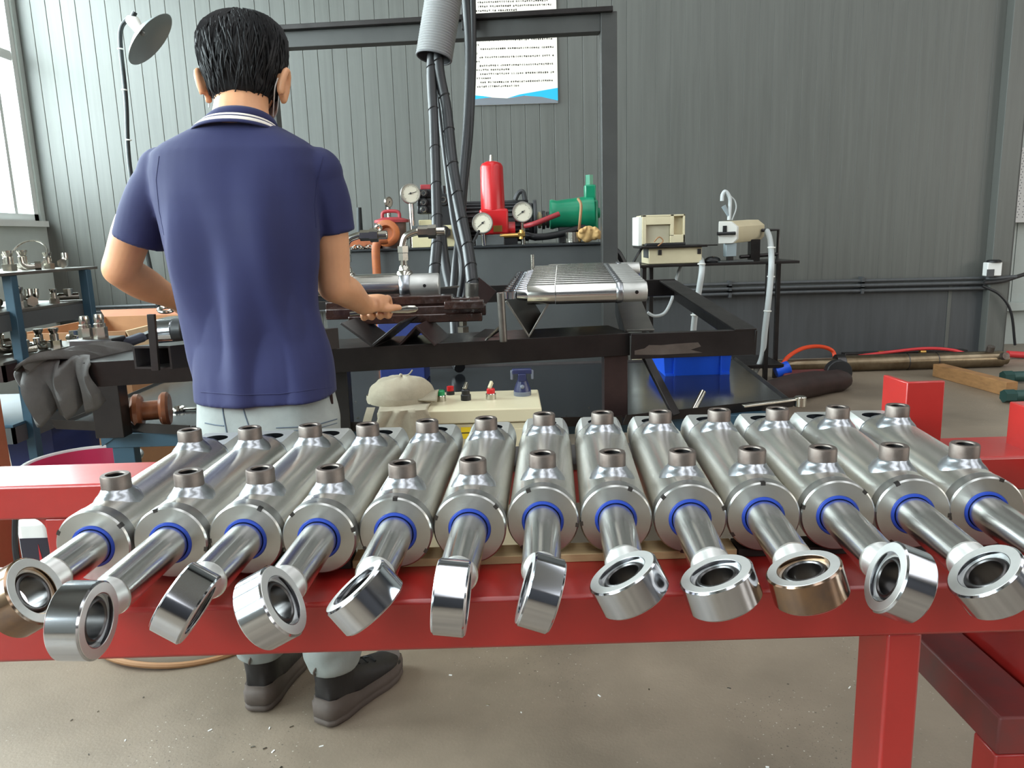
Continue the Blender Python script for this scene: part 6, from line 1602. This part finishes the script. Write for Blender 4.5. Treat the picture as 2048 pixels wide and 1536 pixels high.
# ---- polo shirt
sh = MB()
sh.loft([pxring(py, xl, xr, Yc, b) for (py, xl, xr, Yc, b) in TOR])
slE = P(279, 484, 1.915); srE = P(667, 466, 1.925)
sh.tube(spline([SL + V(0.012, 0, -0.012), SL.lerp(slE, 0.5), slE], 5), [0.058, 0.06, 0.0615, 0.063, 0.063, 0.063, 0.0635, 0.064, 0.064, 0.064, 0.0645], 28)
sh.ball(SL + V(0.006, 0, -0.012), 0.06, 24, 13)
sh.tube(spline([SR + V(-0.012, 0, -0.012), SR.lerp(srE, 0.5), srE], 5), [0.058, 0.059, 0.059, 0.058, 0.057, 0.056, 0.055, 0.054, 0.053, 0.052, 0.052], 28)
sh.ball(SR + V(-0.006, 0, -0.012), 0.06, 24, 13)
sh = remesh(sh, 0.0055, 5)
cxT = -0.565
for v in sh.v:
    low = max(0, min(1, (1.42 - v.z) / 0.45))
    side = 1 if v.y < 1.86 else 0.6
    arm = max(0, min(1, (abs(v.x - cxT - 0.0) - 0.19) / 0.05))
    f = 0.0
    f += 0.013 * low * math.sin((v.x - cxT) * 34 + (1.4 - v.z) * 5.0 + 0.8)
    f += 0.008 * low * math.sin((v.x - cxT) * 62 - (1.4 - v.z) * 9 + 2.0)
    f += 0.004 * math.sin(v.z * 26 + (v.x - cxT) * 20) * (0.3 + 0.7 * low)
    f += 0.02 * noise.noise(V(v.x * 9, v.y * 9, v.z * 4)) * (0.3 + 0.7 * low)
    f *= (1 - arm * 0.75)
    f = max(f, -0.003 - 0.09 * max(0, v.z - 0.88))
    c = V(cxT, 1.86, v.z); d_ = v - c; d_.z = 0
    if d_.length > 1e-4: v += d_.normalized() * f * side
shirt = build(sh, 'polo_shirt', 'shirt_navy', pe, smooth=180)
bvh_s = BVHTree.FromPolygons([tuple(v) for v in sh.v], sh.f)
def on(bvh, px, py, lift=0.002):
    d = ray(px, py).normalized()
    h = bvh.ray_cast(V(0, 0, CAMH), d)
    return None if h[0] is None else h[0] - d * lift
def surface_line(bvh, pix, r, name, m, par, per=6, lift=0.0005):
    pts = []
    for i in range(len(pix) - 1):
        for k in range(per):
            t_ = k / per
            q = on(bvh, pix[i][0] * (1 - t_) + pix[i + 1][0] * t_, pix[i][1] * (1 - t_) + pix[i + 1][1] * t_, lift)
            if q is not None: pts.append(q)
    q = on(bvh, pix[-1][0], pix[-1][1], lift)
    if q is not None: pts.append(q)
    if len(pts) > 2: return build(MB().tube(pts, r, 6), name, m, par)
surface_line(bvh_s, [(646, 312), (634, 360), (629, 410), (632, 456)], 0.0008, 'sleeve_seam', 'shirt_navy', shirt)
surface_line(bvh_s, [(318, 312), (312, 360), (318, 420), (328, 470)], 0.0008, 'sleeve_seam', 'shirt_navy', shirt)
surface_line(bvh_s, [(402, 784), (480, 790), (560, 788), (664, 774)], 0.0012, 'hem_stitch', 'shirt_navy', shirt)
# collar: fold-down band with two white stripes near its edge
def cring(py, xl, xr, sag, Yc, b):
    A, B = P(xl, py, Yc), P(xr, py, Yc); c = (A + B) / 2
    r_ = sring(c, (B.x - A.x) / 2, b, 48, 2.1)
    return [q + V(0, 0, -sag * (q.y - (c.y - b)) / (2 * b)) for q in r_]
cr = [cring(221, 421, 549, 0.05, 1.905, 0.074), cring(226, 414, 552, 0.052, 1.905, 0.079), cring(236, 402, 556, 0.055, 1.903, 0.086), cring(240, 396, 559, 0.056, 1.902, 0.090), cring(249, 384, 566, 0.058, 1.90, 0.097), cring(255, 380, 570, 0.06, 1.90, 0.099)]
col = build(MB().loft(cr[0:3], caps=False), 'collar', 'shirt_navy', pe, smooth=80)
build(MB().loft([cr[2], cr[3]], caps=False).loft([[a.lerp(b, 0.25) for a, b in zip(cr[3], cr[4])], cr[4]], caps=False), 'collar_stripe', 'stripe_white', col, smooth=80)
build(MB().loft([cr[3], [a.lerp(b, 0.25) for a, b in zip(cr[3], cr[4])]], caps=False).loft([cr[4], cr[5]], caps=False), 'collar_edge', 'shirt_navy', col, smooth=80)
for o in (col,) + tuple(col.children):
    md = o.modifiers.new('t', 'SOLIDIFY'); md.thickness = 0.003; md.offset = -1
# ---- jeans
jn = MB()
JR = [(765, 404, 664, 1.815, 0.112), (800, 402, 668, 1.81, 0.12), (840, 401, 678, 1.805, 0.126), (880, 404, 680, 1.80, 0.126), (915, 410, 676, 1.80, 0.118)]
jn.loft([pxring(py, xl, xr, Yc, b) for (py, xl, xr, Yc, b) in JR])
cufL, cufR = ankL + V(0, 0, 0.035), ankR + V(0, 0, 0.03)
def leg(h_, cuf, kn):
    sp = spline([h_, h_.lerp(cuf, 0.45) + V(0, 0.03, 0), cuf], 8)
    n_ = len(sp); rr = []
    for i in range(n_):
        f = i / (n_ - 1)
        r_ = 0.088 * (1 - f) ** 0.8 + 0.062 * f + 0.004
        if f > 0.72: r_ += 0.006 * math.sin((f - 0.72) * 60)
        rr.append(r_)
    jn.tube(sp, rr, 28)
leg(P(467, 880, 1.805), cufL, 0); leg(P(612, 880, 1.805), cufR, 1)
jn = remesh(jn, 0.0055, 4)
for v in jn.v:
    f = 0.006 * noise.noise(V(v.x * 14, v.y * 14, v.z * 9)) + (0.006 * noise.noise(V(v.x * 22, v.y * 22, v.z * 30)) if v.z < 0.35 else 0)
    c = V(-0.57, 1.82, v.z); d_ = v - c; d_.z = 0
    v += d_.normalized() * f
jeans = build(jn, 'jeans', 'denim_light', pe, smooth=180)
bvh_j = BVHTree.FromPolygons([tuple(v) for v in jn.v], jn.f)
surface_line(bvh_j, [(443, 798), (447, 830), (454, 868)], 0.0018, 'surface_line', 'denim_seam_crease', jeans)  # dark tube drawn where a crease of the denim lies in shade
surface_line(bvh_j, [(482, 800), (490, 830), (502, 866)], 0.0016, 'surface_line', 'denim_seam_crease', jeans)  # second crease, its shade likewise drawn as a dark tube
surface_line(bvh_j, [(410, 846), (430, 850), (448, 852)], 0.0014, 'pocket_stitch', 'denim_seam_crease', jeans)
surface_line(bvh_j, [(552, 856), (600, 854), (640, 848), (674, 838)], 0.0014, 'pocket_stitch', 'denim_seam_crease', jeans)
surface_line(bvh_j, [(556, 862), (602, 861), (642, 855), (674, 846)], 0.0010, 'pocket_stitch', 'denim_seam_crease', jeans)
surface_line(bvh_j, [(540, 806), (600, 806), (640, 800), (662, 792)], 0.0012, 'waist_stitch', 'denim_seam_crease', jeans)
q = on(bvh_j, 661, 798, 0.002)
if q is not None: build(MB().box(q, (0.012, 0.004, 0.024)), 'leather_tag', 'brown_steel', jeans, bev=0.001)
# ---- boots
def boot(heel, toe, name_):
    d_ = (toe - heel); d_.z = 0; d_.normalize(); sd = d_.cross(V(0, 0, 1)).normalized()
    def at(s_, w, z): return heel + d_ * s_ + sd * w + V(0, 0, z)
    up_ = MB()
    secs = [(0.0, 0.026, 0.035, 0.12), (0.025, 0.036, 0.03, 0.135), (0.07, 0.040, 0.03, 0.13), (0.12, 0.042, 0.03, 0.105), (0.17, 0.047, 0.028, 0.088), (0.22, 0.049, 0.026, 0.075), (0.26, 0.042, 0.026, 0.064), (0.285, 0.026, 0.028, 0.05)]
    rws = []
    for s_, w, z0, z1 in secs:
        c = at(s_, 0, (z0 + z1) / 2); rws.append(sring(c, w, (z1 - z0) / 2, 24, 2.6, sd, V(0, 0, 1)))
    up_.loft(rws)
    shf_ = [(0.055, 0.06, 0.054, 0.042), (0.05, 0.1, 0.054, 0.042), (0.045, 0.15, 0.053, 0.044), (0.04, 0.185, 0.054, 0.046)]
    up_.loft([sring(at(s_, 0, z), a, b, 24, 2.2, d_, sd) for s_, z, a, b in shf_])
    up_ = remesh(up_, 0.0045, 4)
    b_ = build(up_, 'boot', 'boot_black', pe, smooth=180)
    so = MB()
    out = [(0.0 - 0.012, 0.022), (0.0, 0.036), (0.04, 0.044), (0.1, 0.042), (0.15, 0.046), (0.2, 0.053), (0.24, 0.05), (0.275, 0.036), (0.296, 0.014)]
    poly = [(s_, w) for s_, w in out] + [(s_, -w) for s_, w in reversed(out)]
    rws = []
    for z, g in ((0.0, 0.94), (0.006, 1.0), (0.016, 1.0), (0.019, 0.965), (0.022, 1.0), (0.034, 1.01), (0.038, 0.97), (0.05, 0.95)):
        rws.append([at(0.14 + (s_ - 0.14) * g, w * g, z + (0.02 if s_ < 0.05 and z > 0.03 else 0) + (0.012 if s_ > 0.25 and z > 0.03 else 0)) for s_, w in poly])
    so.loft(rws)
    build(so, 'sole', 'boot_sole', b_, smooth=60)
    build(MB().tube(spline([at(-0.012, -0.006, 0.14), at(-0.02, 0, 0.155), at(-0.012, 0.006, 0.17)], 4), 0.003, 6), 'pull_tab', 'boot_sole', b_)
    for k in range(4):
        s_ = 0.09 + 0.03 * k
        build(MB().tube([at(s_, -0.022, 0.122 - 0.012 * k), at(s_ + 0.004, 0, 0.128 - 0.012 * k), at(s_, 0.022, 0.122 - 0.012 * k)], 0.003, 6), 'lace', 'black_plastic', b_)
    return b_
boot(hL, tL, 'l'); boot(hR, tR, 'r')
# ---- tool in the right hand
tl = root('spatula_tool', tuple(rodA.lerp(rodB, 0.4)), 'slim polished steel tool gripped in the right hand', 'tool')
build(MB().tube([rodA, rodA.lerp(rodB, 0.6)], 0.0062, 10), 'handle', 'chrome_fit', tl)
build(MB().loft([sring(rodA.lerp(rodB, f), w, t_, 14, 2.2, rz, ry) for f, w, t_ in ((0.58, 0.006, 0.006), (0.72, 0.009, 0.004), (0.85, 0.011, 0.003), (0.96, 0.009, 0.0025), (1.0, 0.003, 0.002))]), 'blade', 'chrome_fit', tl)
